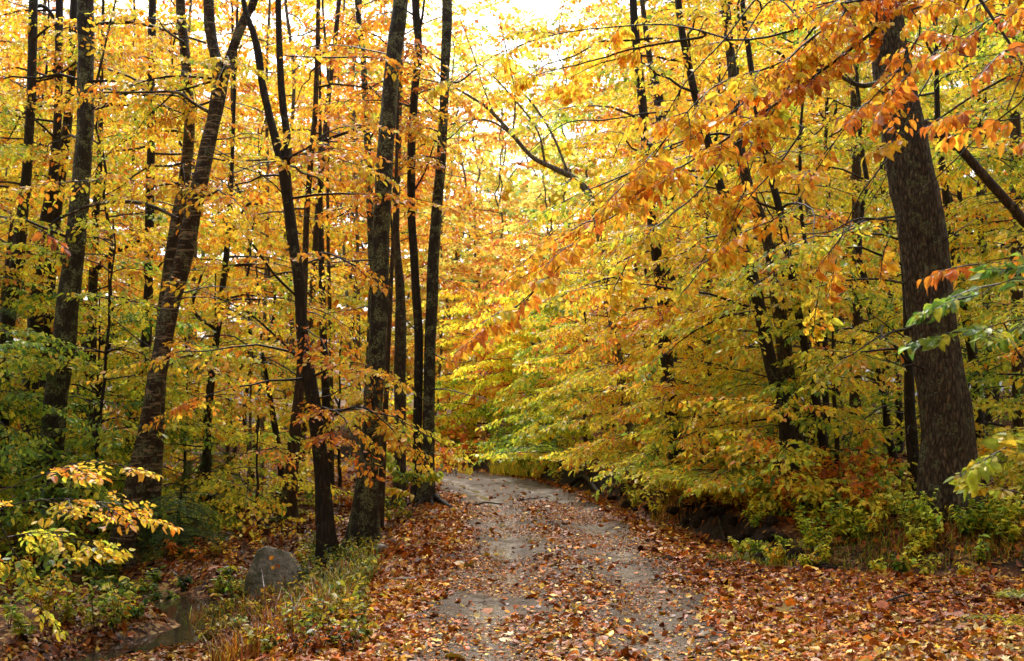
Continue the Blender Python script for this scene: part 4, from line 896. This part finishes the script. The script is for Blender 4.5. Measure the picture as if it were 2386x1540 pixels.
# ------------------------------------------------------------------ understory beeches with layered plates of leaves
def beech(x, y, h, spread, low, t0, t1, n, seed, label, group, az=None, azs=PI, lod=1, leaf_len=.085, stem=.05, name='beech_tree', step=.3, keep=1.0, mat='bark_dark', tint=None, lean=(0, 0), tsd=.12, clear=0, lm='leaf'):
    r = np.random.default_rng(seed); z0 = float(gh(x, y)); base = np.array([x, y, z0])
    root = thing(name, label, 'tree', base, group)
    mb = MB(); k = max(8, int(h / .4)); s_ = np.linspace(0, 1, k)
    w = np.cumsum(r.normal(0, .022, (k, 2)), 0) * h * .35
    pth = np.stack([x + (w[:, 0] - w[0, 0]) + lean[0] * s_ * h, y + (w[:, 1] - w[0, 1]) + lean[1] * s_ * h, z0 - .08 + s_ * h], -1)
    tube(mb, pth, np.linspace(stem, stem * .25, k), 7 if lod else 9, .03, .3, seed)
    mb.build('trunk', M[mat], root, base)
    lv = MB(); wd = MB(); sp = Spr()
    for i_ in range(n):
        f = (i_ + r.uniform(0, 1)) / n; f = low / h + (1 - low / h) * f
        j_ = min(int(f * (k - 1)), k - 1); p = pth[j_]
        a = (az + r.normal(0, azs * .5)) if az is not None else i_ * 2.4 + r.normal(0, .4)
        L = spread * (1.1 - .65 * f) * r.uniform(.6, 1.15)
        lp = limb_path(p, a, L, r.uniform(.0, .32) + .25 * f, r.uniform(.2, .45), r)
        lp[:, 2] = np.maximum(lp[:, 2], np.maximum(gh(lp[:, 0], lp[:, 1]), z0 if clear else -9) + .18 + clear)
        tt = t0 + (t1 - t0) * f + r.normal(0, .07)
        leafy_limb(lp, .007 + .005 * L, wd, sp, r, tt, step, .15, sides=4)
    sp.stamp(lv, wd if lod < 2 else None, lod, leaf_len, r, keep=keep, tint=tint, tsd=tsd)
    lv.build('crown', M[lm], root, base); wd.build('twigs', M['twig'], root, base)
    return root

UP = 'layered beeches crowding the right bank'
LU = 'layered beeches in the woods left of the road'
W_ = PI * 1.12
right = [ # x, y, h, spread, low, t0, t1, n
    (4.2, 17.0, 4.2, 1.9, .5, .36, .5, 20), (4.8, 17.8, 7.0, 2.8, .7, .33, .52, 24), (3.5, 19.4, 5.2, 2.2, .4, .44, .55, 24), (4.2, 21.6, 8.0, 3.0, .7, .42, .55, 26),
    (3.1, 23.2, 5.0, 2.2, .3, .48, .55, 22), (3.3, 25.6, 7.5, 2.8, .5, .36, .56, 26), (2.4, 27.4, 4.8, 2.3, .2, .34, .48, 22), (2.0, 30.6, 5.5, 2.6, .2, .22, .36, 28),
    (1.2, 34.0, 5.5, 3.2, .2, .26, .42, 30), (-.8, 37.5, 5.5, 3.0, .2, .28, .5, 26), (2.9, 33.0, 7.0, 3.2, 1.5, .66, .72, 26), (1.2, 39, 8, 3.6, 1.5, .66, .66, 26), (4.2, 37, 15, 3.6, 6, .54, .5, 20), (-1.5, 43, 9, 4.2, 2, .58, .5, 24), (0.8, 36.5, 6.0, 3.2, 2.2, .68, .7, 22),
    (6.4, 19.0, 9.5, 3.2, .8, .34, .52, 26), (6.0, 22.6, 11, 3.4, 1.0, .40, .54, 26), (5.2, 26.0, 12, 3.6, 1.2, .44, .54, 28), (4.8, 29.6, 12, 3.8, 1.5, .50, .56, 28),
    (8.6, 21.0, 11, 3.4, .8, .34, .48, 24), (8.6, 25.5, 13, 3.6, 1.0, .38, .5, 26), (7.6, 30.0, 14, 4.0, 1.5, .45, .54, 26), (5.6, 35.0, 14, 4.2, 1.5, .50, .6, 28),
    (7.6, 16.4, 6.5, 2.0, .4, .30, .42, 20), (8.4, 17.4, 9, 3.0, .5, .28, .42, 24), (7.2, 14.6, 2.6, 1.2, .3, .34, .46, 12), (11, 22, 12, 3.6, .6, .26, .4, 24), (11, 28, 14, 4, 1, .3, .46, 24),
    (4.5, 15.9, 3.0, 1.2, .4, .20, .34, 12), (3.6, 15.5, 1.8, 1.2, .15, .36, .44, 10), (9.6, 33, 15, 4.2, 1, .4, .5, 24), (13, 34, 15, 4.2, 1, .35, .45, 24),
]
rl = ['small low layered beech, one of many with pale stems along the right bank'] * 3
for k, (x, y, h, s_, lo, t0, t1, n) in enumerate(right):
    far = y > 27
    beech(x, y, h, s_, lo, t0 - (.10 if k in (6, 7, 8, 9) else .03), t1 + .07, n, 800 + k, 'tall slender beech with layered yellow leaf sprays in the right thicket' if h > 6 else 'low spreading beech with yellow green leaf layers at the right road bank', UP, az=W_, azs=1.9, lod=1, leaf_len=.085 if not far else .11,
          stem=.035 + h * .004, step=.28 if not far else .31, tint={6: 1.22, 7: 1.25, 8: 1.3, 9: 1.3, 10: np.array([1.15, 1.25, 1.8]), 11: np.array([1.2, 1.35, 2.6]), 12: np.array([1.2, 1.25, 2.2]), 13: np.array([1.25, 1.4, 3.5]), 14: np.array([1.2, 1.35, 2.2])}.get(k, 1.1), lm='leaf_far' if k in (8, 9, 10, 11, 12, 13, 14) else 'leaf', keep=.8 if k in (11, 12, 13) else 1.0, clear=(.3 if y < 24 else .2) if k != 26 else .1)  # haze and glow near the bend painted as paler, brighter leaf tints
left = [
    (-6.6, 18.2, 5.2, 2.2, .5, .16, .32, 24), (-7.6, 16.4, 4.0, 2.0, .4, .08, .24, 24), (-8.8, 18.6, 8.0, 2.6, .6, .26, .52, 24), (-5.4, 20.6, 4.5, 2.0, .5, .38, .5, 16), (-7.6, 21.5, 9.0, 3.0, .8, .34, .56, 22),
    (-10.2, 21.5, 10, 3.2, .6, .3, .56, 24), (-5.6, 24.2, 8, 2.6, 1.0, .4, .56, 18), (-9.4, 26, 11, 3.4, 1, .4, .56, 22), (-3.7, 24.5, 4, 1.8, .6, .38, .5, 10), (-12.5, 25, 12, 3.6, 1, .36, .56, 22),
    (-6.6, 29, 10, 3.2, 1.2, .44, .6, 18), (-12, 31, 13, 3.8, 1, .42, .56, 22), (-4.2, 31.5, 6, 2.4, 1.0, .45, .62, 10), (-8.2, 34, 13, 4, 1.5, .45, .58, 20), (-15.5, 31, 14, 4, 1, .4, .54, 22), (-9.2, 17, 3.2, 1.8, .3, .16, .28, 18), (-7.2, 19.6, 4.2, 2.2, .4, .14, .26, 22), (-11, 19.5, 6, 2.6, .4, .2, .4, 24), (-10.5, 23.5, 12, 3.6, 5, .5, .66, 22), (-7.2, 26.5, 12, 3.4, 5.5, .56, .68, 20), (-3.2, 27.5, 11, 3.0, 5.0, .56, .68, 16), (-4.5, 33, 14, 4.0, 6.0, .6, .66, 20), (-13.5, 28, 14, 4, 5, .5, .62, 22), (-6.4, 22.3, 3.4, 2.0, .3, .3, .42, 16), (-8.6, 23.5, 4.4, 2.4, .4, .26, .42, 20), (-4.1, 18.6, 2.0, 1.0, .3, .42, .5, 7),
]
for k, (x, y, h, s_, lo, t0, t1, n) in enumerate(left):
    far = y > 27
    beech(x, y, h, s_, lo, t0 + .05, t1, n, 900 + k, 'tall beech with golden leaf layers deep in the woods left of the road' if h > 6 else 'low beech with green and yellow leaf layers under the left trees', LU, lod=1, leaf_len=.085 if not far else .11, stem=.028 + h * .003, step=.28, tint=1.12)
# hemlock, dark green feathery, at left
def hemlock(x, y, h, spread, seed, label):
    r = np.random.default_rng(seed); z0 = float(gh(x, y)); base = np.array([x, y, z0]); root = thing('hemlock', label, 'tree', base)
    mb = MB(); k = 14; s_ = np.linspace(0, 1, k); pth = np.stack([x + .02 * np.sin(s_ * 9), y + 0 * s_, z0 - .08 + s_ * h], -1); tube(mb, pth, np.linspace(.06, .01, k), 8, .03, .3, seed); mb.build('trunk', M['bark_dark'], root, base)
    lv = MB(); wd = MB(); sp = Spr()
    for i_ in range(30):
        f = .1 + .9 * (i_ + r.uniform()) / 30; p = pth[int(f * (k - 1))]; L = spread * (1.05 - f) * r.uniform(.7, 1.1) + .2
        lp = limb_path(p, i_ * 2.4, L, .1, .35, r); leafy_limb(lp, .012, wd, sp, r, -.02, .24, .1, sc=(.4, .7))
    sp.stamp(lv, wd, 'needle', .038, r, tsd=.05, leaf='needle', wid=1.6, dark=.25); lv.build('crown', M['needle'], root, base); wd.build('twigs', M['twig'], root, base)
hemlock(-8.1, 17.3, 5.0, 1.9, 5, 'dark green feathery hemlock standing low at the left edge')
hemlock(-5.1, 17.6, 1.0, .6, 6, 'tiny dark green hemlock seedling at the foot of the forked tree')
hemlock(-5.75, 21.8, 1.3, .7, 7, 'small hemlock seedling beside the thin crooked tree')

# ------------------------------------------------------------------ far wood
r = np.random.default_rng(77)
spots = []
tries = 0
while len(spots) < 120 and tries < 8000:
    tries += 1
    y = r.uniform(36, 82); u = r.uniform(-250, 2640); x = (u - CX) / F * y
    if abs(x - road_c(y)) < 3.2 * math.sqrt(1 + float(road_slope(y)) ** 2) and y < 60: continue
    if 700 < u < 900 and r.random() < .65: continue
    if 900 < u < 1330 and y < 42: continue
    if any((x - a) ** 2 + (y - b) ** 2 < 9 for a, b, _ in spots): continue
    spots.append((x, y, u))
for (u, y) in [(985, 50), (1040, 57), (1090, 49), (1140, 60), (1190, 52), (1240, 58), (1290, 50), (1065, 70), (1215, 74), (940, 60), (860, 56), (780, 62)]: spots.append(((u - CX) / F * y, y, u))
for k, (x, y, u) in enumerate(spots):
    kp = 1.0; lm_ = 'leaf'
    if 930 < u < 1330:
        kp = .5; lm_ = 'leaf_far'  # luminous haze of the gap painted into pale leaf tints
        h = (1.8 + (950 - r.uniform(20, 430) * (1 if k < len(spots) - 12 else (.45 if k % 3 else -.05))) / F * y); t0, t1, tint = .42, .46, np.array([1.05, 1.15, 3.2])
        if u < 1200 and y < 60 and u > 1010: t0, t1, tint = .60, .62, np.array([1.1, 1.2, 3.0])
    elif 450 < u <= 935: h = r.uniform(.26, .44) * y; t0, t1, tint = .5, .62, 1.1
    else: h = r.uniform(.34, .42) * y; t0, t1, tint = .42, .56, 1.0
    h = max(h, 5)
    sp_f = h * .26
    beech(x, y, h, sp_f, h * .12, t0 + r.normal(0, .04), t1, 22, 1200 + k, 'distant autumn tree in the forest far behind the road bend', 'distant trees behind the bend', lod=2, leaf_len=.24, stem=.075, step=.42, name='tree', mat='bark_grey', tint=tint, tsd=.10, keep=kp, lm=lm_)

# unseen trees added behind and beside the viewer to block flat light
r = np.random.default_rng(88)
for k, (x, y) in enumerate([(-9, 3), (-11.8, 9), (-15, 13), (-7, -3), (9.5, 3), (12.5, 9), (15.5, 14), (7.5, -2), (-4.5, -9), (4.5, -10), (-12, -5), (13, -4), (0, -16), (-14, 4), (14, 5), (-9, -14), (9, -15)]):
    beech(x, y, r.uniform(13, 17), 5.0, 1.0, .4, .58, 26, 1500 + k, 'unseen tall autumn tree added beside or behind the viewer to block light', 'unseen trees added around the viewer', lod=2, leaf_len=.42, stem=.2, step=.75, name='tree', tsd=.1)

# ------------------------------------------------------------------ fallen leaves
def scatter(n, x0, x1, y0, y1, dens, seed):
    r = np.random.default_rng(seed); x = r.uniform(x0, x1, n); y = r.uniform(y0, y1, n)
    k = r.random(n) < dens(x, y); return x[k], y[k]
def sroad(x, y): return (x - road_c(y)) / np.sqrt(1 + road_slope(y) ** 2)
def dens(x, y):
    s_ = sroad(x, y); a = np.abs(s_ - .03)
    edge = sm((a - 1.0 - .15 * wob(x, y, 1.9)) / .45)
    mid = .13 * np.exp(-((s_ - .05) / .3) ** 2) + .04
    near = .24 * sm((11.5 - y) / 4.5) * (.5 + .9 * np.clip(wob(x, y, 3.1) + .4, 0, 1))
    trk = np.exp(-((s_ + .62) / .2) ** 2) + np.exp(-((s_ - .72) / .2) ** 2); mid = mid * (1 - .8 * trk); near = near * (1 - .65 * trk)
    d = np.maximum(edge, mid + near) * (.8 + .3 * wob2(x, y, 2.5))
    bd = bank_d(x, y)
    d = d * np.where((bd > -.05) & (bd < .45), .12, 1) * np.where(bd > .45, .5, 1)
    d = d * np.where((s_ < -2.2), .62, 1)
    mud = np.exp(-(((x - 3.9) / .9) ** 2 + ((y - 9.6) / .8) ** 2)); d = d * (1 - .75 * mud)
    d = d * (seg_dist(x, y, STREAM) > .42)
    return np.clip(d, 0, 1)
LT = [0, .12, .3, .5, .65, .8, .92, 1.0]
LC = np.array([[.05, .013, .004], [.15, .033, .006], [.31, .072, .008], [.47, .135, .012], [.58, .26, .020], [.68, .44, .045], [.60, .44, .13], [.34, .25, .13]])
def litter(name, label, x, y, size, seed, lod, lift=.012, tilt=.28, flatz=None):
    r = np.random.default_rng(seed); n = len(x); mb = MB()
    q = np.clip(r.beta(1.15, 1.9, n) + .09 * wob(x, y, 1.2), 0, 1)
    # more pale, yellow leaves close to the camera
    q = np.clip(q + .17 * sm((12 - y) / 4), 0, 1)
    e = .05; gx = (gh(x + e, y) - gh(x - e, y)) / (2 * e); gy = (gh(x, y + e) - gh(x, y - e)) / (2 * e)
    fr = rot_frames(r.uniform(0, 6.28, n), r.normal(0, tilt, n), r.normal(0, tilt, n))
    fr[:, :, 2] += fr[:, :, 0] * gx[:, None] + fr[:, :, 1] * gy[:, None]
    pos = np.stack([x, y, (gh(x, y) if flatz is None else flatz) + lift + r.random(n) * .014], -1)
    if flatz is not None: fr = rot_frames(r.uniform(0, 6.28, n), r.normal(0, .05, n), r.normal(0, .05, n))
    V, Fc = LEAF[lod]; sz = size * np.exp(r.normal(-.04, .4, n)); L = np.repeat(V[None], n, 0) * sz[:, None, None]
    L[:, :, 1] *= r.uniform(.75, 1.5, n)[:, None]; L[:, :, 2] *= r.normal(1.2, 1.8, n)[:, None]; L[:, :, 0] -= sz[:, None] * .5
    Wv = pos[:, None] + np.einsum('nki,nij->nkj', L, fr)
    c = np.stack([np.interp(q, LT, LC[:, k]) for k in range(3)], -1) * np.exp(r.normal(.04, .38, n))[:, None]
    c = c * (1 - .45 * sm((-sroad(x, y) - 2.0) / 1.2) - .25 * sm(bank_d(x, y) / .3))[:, None]      # shade over left ground and bank painted into leaf colour
    faces = (Fc[None] + (np.arange(n) * len(V))[:, None, None]).reshape(-1, Fc.shape[1])
    mb.add(Wv.reshape(-1, 3), faces, np.tile(V[Fc][:, :, :2], (n, 1, 1)), np.repeat(c, len(Fc), 0), smooth=False)
    o = mb.build(name, M['leaf_wet']); tag(o, label, 'leaves', kind='stuff'); return o
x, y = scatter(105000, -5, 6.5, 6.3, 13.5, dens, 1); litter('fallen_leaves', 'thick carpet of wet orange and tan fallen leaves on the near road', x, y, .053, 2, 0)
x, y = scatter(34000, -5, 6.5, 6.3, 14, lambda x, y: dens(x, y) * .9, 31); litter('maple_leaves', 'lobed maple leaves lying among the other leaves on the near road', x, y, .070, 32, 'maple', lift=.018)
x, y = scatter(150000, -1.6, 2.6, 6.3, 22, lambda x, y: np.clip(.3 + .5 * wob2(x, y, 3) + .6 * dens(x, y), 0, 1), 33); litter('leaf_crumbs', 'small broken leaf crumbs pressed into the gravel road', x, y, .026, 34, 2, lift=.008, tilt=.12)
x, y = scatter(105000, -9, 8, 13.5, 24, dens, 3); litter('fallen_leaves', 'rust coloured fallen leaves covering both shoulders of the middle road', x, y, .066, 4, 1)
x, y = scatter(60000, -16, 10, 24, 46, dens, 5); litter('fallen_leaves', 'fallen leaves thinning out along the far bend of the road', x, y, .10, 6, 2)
x, y = scatter(9000, -9, -3, 7, 16, lambda x, y: (seg_dist(x, y, STREAM) < .75) * np.clip(.3 + .5 * wob2(x, y, 2.4), 0, 1), 41); litter('floating_leaves', 'dark wet leaves floating on the brown stream', x, y, .062, 42, 1, lift=0, flatz=-.712)
# pebbles
x, y = scatter(9000, -1.2, 2.0, 6.5, 20, lambda x, y: (np.abs(sroad(x, y)) < 1.3) * .8, 9)
r = np.random.default_rng(10); mb = MB(); n = len(x); s_ = np.exp(r.normal(0, .4, n)) * .006
O = np.array([[1, 0, 0], [0, 1, 0], [-1, 0, 0], [0, -1, 0], [0, 0, .8], [0, 0, -.8]]); Of = np.array([[0, 1, 4], [1, 2, 4], [2, 3, 4], [3, 0, 4], [1, 0, 5], [2, 1, 5], [3, 2, 5], [0, 3, 5]])
Vv = np.stack([x, y, gh(x, y) + .008], -1)[:, None] + O[None] * s_[:, None, None] * r.uniform(.7, 1.4, (n, 1, 3))
mb.add(Vv.reshape(-1, 3), (Of[None] + (np.arange(n) * 6)[:, None, None]).reshape(-1, 3)); tag(mb.build('gravel', M['pebble']), 'loose pebbles scattered over the gravel road surface', 'gravel', kind='stuff')

# ------------------------------------------------------------------ low plants
def grass(name, label, cx_, cy_, rx, ry, n, hgt, seed, t=.25, tsd=.18, bright=.45):
    r = np.random.default_rng(seed); mb = MB()
    a = r.uniform(0, 6.28, n); q = np.sqrt(r.random(n)); x = cx_ + np.cos(a) * q * rx; y = cy_ + np.sin(a) * q * ry; z = gh(x, y)
    az = r.uniform(0, 6.28, n); h = hgt * np.exp(r.normal(0, .3, n)); ln = h * r.uniform(.15, .8, n)
    dx, dy = np.cos(az), np.sin(az); w = r.uniform(.003, .007, n)
    rows = []
    for f, ww in ((0, 1), (.35, .9), (.7, .65), (1, .05)):
        px = x + dx * ln * f ** 2; py = y + dy * ln * f ** 2; pz = z + h * (f - .25 * f * f)
        for sg in (-1, 1): rows.append(np.stack([px - dy * w * ww * sg, py + dx * w * ww * sg, pz], -1))
    V = np.stack(rows, 1); Fc = np.array([[0, 1, 3, 2], [2, 3, 5, 4], [4, 5, 7, 6]])
    c = tcol(r.normal(t, tsd, n), r, .3) * bright
    mb.add(V.reshape(-1, 3), (Fc[None] + (np.arange(n) * 8)[:, None, None]).reshape(-1, 4), None, np.repeat(c, 3, 0), smooth=False)
    tag(mb.build(name, M['leaf']), label, 'grass', kind='stuff')
def gxy(u, v): q = G(u, v); return q[0], q[1]
x, y = gxy(780, 1385); grass('grass', 'tall green and straw grass on the verge right of the boulder', x - .05, y, .45, 1.9, 1000, .24, 20, .3, .35)
x, y = gxy(700, 1470); grass('grass', 'dry brown grass stalks between stream and road', x - .3, y + .3, .5, .9, 700, .26, 21, .9, .25)
x, y = gxy(560, 1440); grass('grass', 'brown and green grass tangle on the near stream bank', x, y, .6, .9, 500, .2, 27, .6, .4)
x, y = gxy(1200, 1108); grass('grass', 'pale green grass clump at the roadside inside the far bend', x + .3, y, 1.0, 1.6, 1600, .42, 22, .36, .2, bright=1.1)
x, y = gxy(1600, 1165); grass('dry_bracken', 'tawny dry bracken patch on top of the right bank', x + .3, y + .5, .8, 1.0, 800, .22, 23, .66, .15)
x, y = gxy(1900, 1300); grass('grass', 'short green grass along the foot of the right bank', x, y, 1.3, .5, 1100, .12, 24, .22, .15)
x, y = gxy(2250, 1310); grass('grass', 'sparse green and brown grass in front of the massive trunk', x, y + .2, 1.2, .6, 900, .16, 25, .35, .2)

def leafy_plant(name, label, x, y, h, ns, leaf_len, t, seed, group, spread=.5, per=7, cat='plant', wid=.9, lod=1, tint=.78):
    r = np.random.default_rng(seed); z = float(gh(x, y)); base = np.array([x, y, z]); root = thing(name, label, cat, base, group)
    lv = MB(); st = MB(); pos = []; yaw = []; pit = []
    for k in range(ns):
        a = r.uniform(0, 6.28); hh = h * r.uniform(.6, 1.15); ln = spread * hh * r.uniform(.3, 1.1)
        pth = np.array([[x + math.cos(a) * ln * f ** 1.5 + r.normal(0, .006), y + math.sin(a) * ln * f ** 1.5, z - .02 + hh * (f - .12 * f * f)] for f in np.linspace(0, 1, 6)])
        tube(st, pth, np.linspace(.004, .0015, 6), 4)
        for i_ in range(per):
            f = .25 + .75 * (i_ + .5) / per; q = f * 5; j_ = min(int(q), 4); p = pth[j_] * (1 - q + j_) + pth[j_ + 1] * (q - j_)
            for _ in range(2):
                pos.append(p); yaw.append(a + r.uniform(-2.6, 2.6)); pit.append(r.normal(-.15, .35))
    n = len(pos); fr = rot_frames(np.array(yaw), np.array(pit), r.normal(0, .3, n))
    emit_leaves(lv, np.array(pos), fr, leaf_len * np.exp(r.normal(0, .25, n)), r.normal(t, .14, n), lod, r, wid, dark=.38, tint=tint)
    lv.build('leaves', M['leaf'], root, base); st.build('stems', M['twig'], root, base)
r = np.random.default_rng(50)
def patch(n, us, vs, h, ns, ll, t, label, group, seed, name='leafy_plant', **kw):
    rr = np.random.default_rng(seed)
    for k in range(n):
        x, y = gxy(rr.uniform(*us), rr.uniform(*vs))
        leafy_plant(name, label, x, y, h * rr.uniform(.7, 1.3), ns, ll, t + rr.normal(0, .11), seed * 100 + k, group, **kw)
patch(40, (1700, 2380), (1262, 1322), .28, 5, .062, .34, 'small plant with yellow green leaves at the foot of the right bank', 'plants along the right bank foot', 1, tint=1.15)
patch(40, (1750, 2200), (1190, 1285), .42, 7, .062, .36, 'bushy yellow leafed seedling on the right bank slope', 'seedlings on the right bank slope', 2, tint=1.3)
patch(12, (1840, 2090), (1150, 1215), .8, 10, .10, .80, 'shrub with salmon orange leaves under the right thicket', 'orange shrubs under the right thicket', 3, name='shrub', tint=1.1)
patch(44, (1450, 1800), (1125, 1195), .62, 8, .07, .5, 'golden leafed seedling along the top of the right bank', 'seedlings on top of the right bank', 4, tint=1.3)
patch(16, (2250, 2386), (1225, 1300), .45, 6, .07, .34, 'green and yellow seedling around the foot of the massive trunk', 'seedlings round the massive trunk', 5, tint=1.1)
patch(44, (700, 870), (1262, 1380), .32, 5, .05, .26, 'small green yellow weed on the verge below the mossy tree', 'weeds on the left verge', 6, per=6, tint=.5)
patch(52, (480, 860), (1370, 1530), .3, 5, .06, .42, 'mixed weed with green and brown leaves near the road corner', 'weeds on the near left verge', 7, per=5, tint=.5)
patch(14, (200, 560), (1330, 1440), .28, 5, .07, .14, 'green leafed seedling on the stream bank', 'seedlings on the stream bank', 8)
patch(12, (20, 300), (1290, 1500), .6, 7, .075, .28, 'leafy yellow green bush at lower left beside the stream', 'bushes at lower left', 9, name='bush')
patch(16, (380, 760), (1215, 1330), .3, 4, .065, .74, 'low orange brown seedling on the forest floor left of the road', 'seedlings on the left forest floor', 10)
patch(14, (780, 990), (1110, 1190), .45, 5, .07, .8, 'rust orange seedling behind the mossy leaning tree', 'rust seedlings behind the mossy tree', 11)
patch(10, (860, 960), (1185, 1215), .35, 4, .06, .3, 'yellow green seedling between the mossy tree and the twin stems', 'seedlings between roadside trees', 12)
patch(40, (880, 1110), (1035, 1082), 1.2, 9, .16, .8, 'rust coloured shrub beyond the far bend', 'rust shrubs beyond the bend', 14, name='shrub', tint=1.5)
patch(12, (1040, 1330), (1075, 1110), .9, 8, .08, .5, 'bushy yellow shrub at the far bend roadside', 'shrubs at the far bend', 13, name='shrub', tint=1.3)
patch(22, (560, 860), (1395, 1535), .3, 4, .04, 1.08, 'dead dark brown weed stalk on the near left verge', 'dead weeds on the near left verge', 15, per=4)

def fern(label, x, y, L, nf, t, seed, group=None):
    rr = np.random.default_rng(seed); z = float(gh(x, y)); base = np.array([x, y, z]); root = thing('fern', label, 'fern', base, group)
    for k in range(nf):
        a = 2 * PI * k / nf + rr.normal(0, .25); Lf = L * rr.uniform(.7, 1.1); lv = MB(); pos = []; yaw = []; siz = []
        f = np.linspace(0, 1, 9); pth = np.stack([x + np.cos(a) * Lf * .85 * f, y + np.sin(a) * Lf * .85 * f, z + Lf * (.75 * f - .62 * f ** 2)], -1)
        tube(lv, pth, np.linspace(.004, .0015, 9), 3, col=np.array([.1, .08, .02]))
        for i_ in range(20):
            q = .12 + .88 * i_ / 19; j_ = min(int(q * 8), 7); p = pth[j_] * (1 - q * 8 + j_) + pth[j_ + 1] * (q * 8 - j_)
            for sg in (-1, 1): pos.append(p); yaw.append(a + sg * 1.25); siz.append(Lf * .24 * math.sin(PI * (.12 + .86 * q)) ** .8)
        n = len(pos); emit_leaves(lv, np.array(pos), rot_frames(np.array(yaw), rr.normal(-.15, .15, n), rr.normal(0, .2, n)), np.array(siz), rr.normal(t, .1, n), 'thin', rr, 1.0, .3, tint=.6)
        lv.build('frond', M['leaf'], root, base)
for k, (u, v, L, t) in enumerate([(2350, 1465, .42, .45), (2375, 1400, .4, .3), (2240, 1200, .4, .02)]):
    x, y = gxy(u, v); fern(['tawny fern at the right edge by the muddy leaves', 'green fern at the right edge above the tawny one', 'dark green fern against the base of the massive trunk'][k], x, y, L, 7, t, 90 + k)
for k, (u, v) in enumerate([(590, 1240), (530, 1225), (690, 1200), (440, 1290), (640, 1215), (740, 1180)]):
    x, y = gxy(u, v); fern('small green fern on the forest floor left of the road', x, y, .4, 6, .15 + .1 * (k % 3), 95 + k, 'ferns on the left forest floor')
r = np.random.default_rng(66)
for k in range(9):
    x, y = gxy(1490 + k * 18 + r.uniform(-8, 8), r.uniform(1128, 1158)); fern('tawny dry bracken fern on top of the right bank', x + .15, y, .42, 7, .62 + r.normal(0, .05), 130 + k, 'bracken on the right bank')
# moss clods and soil lumps on the dark bank
r = np.random.default_rng(61)
for k in range(34):
    u = 1430 + k * 15 + r.uniform(-10, 10); v = 1168 + (u - 1430) * .33 - r.uniform(-4, 22)
    p = G(u, v); rock('soil_clod', 'dark lump of wet soil on the face of the right bank', 'soil clod', p + [0, 0, .03], (r.uniform(.06, .16), r.uniform(.06, .12), r.uniform(.05, .11)), 200 + k, M['soil'], cuts=5, sub=4, rgh=.12, rotz=r.uniform(0, 3), group='soil lumps on the right bank')

# ------------------------------------------------------------------ light, sky, camera
w = bpy.data.worlds.new('World'); scene.world = w; w.use_nodes = True
nt = w.node_tree; nt.nodes.clear(); out = nt.nodes.new('ShaderNodeOutputWorld'); bg = nt.nodes.new('ShaderNodeBackground')
sky = nt.nodes.new('ShaderNodeTexSky'); sky.sky_type = 'NISHITA'; sky.sun_disc = False
EL, RO = math.radians(52), math.radians(-8)
sky.sun_elevation = EL; sky.sun_rotation = RO; sky.air_density = 1.0; sky.dust_density = 6.0; sky.ozone_density = 1.0
hs = nt.nodes.new('ShaderNodeHueSaturation'); hs.inputs['Saturation'].default_value = .12; hs.inputs['Value'].default_value = 2.1
nt.links.new(sky.outputs[0], hs.inputs['Color']); nt.links.new(hs.outputs[0], bg.inputs[0]); nt.links.new(bg.outputs[0], out.inputs[0])
bg.inputs[1].default_value = .15
sl = bpy.data.lights.new('sun', 'SUN'); sl.energy = 3.3; sl.angle = math.radians(10); sl.color = (1, .96, .88)
so = bpy.data.objects.new('sun', sl); COL.objects.link(so)
dirv = Vector((math.sin(RO) * math.cos(EL), math.cos(RO) * math.cos(EL), math.sin(EL)))
so.rotation_euler = dirv.to_track_quat('Z', 'Y').to_euler(); so.location = (0, 0, 30)

cam = bpy.data.cameras.new('camera'); co = bpy.data.objects.new('camera', cam); COL.objects.link(co)
co.location = (0, 0, CAMZ); co.rotation_euler = (math.radians(90) + PITCH, 0, 0)
cam.sensor_width = 36; cam.lens = 36 * F / 2386; cam.clip_end = 3000; cam.clip_start = .1
cam.dof.use_dof = True; cam.dof.focus_distance = 11.5; cam.dof.aperture_fstop = 3.2
scene.camera = co
scene.render.engine = 'CYCLES'
cy = scene.cycles; cy.max_bounces = 8; cy.diffuse_bounces = 3; cy.glossy_bounces = 3; cy.transmission_bounces = 5; cy.transparent_max_bounces = 4
cy.use_denoising = True; cy.caustics_reflective = False; cy.caustics_refractive = False
scene.render.resolution_x = 1024; scene.render.resolution_y = 661
scene.view_settings.view_transform = 'Standard'; scene.view_settings.look = 'None'; scene.view_settings.exposure = 0
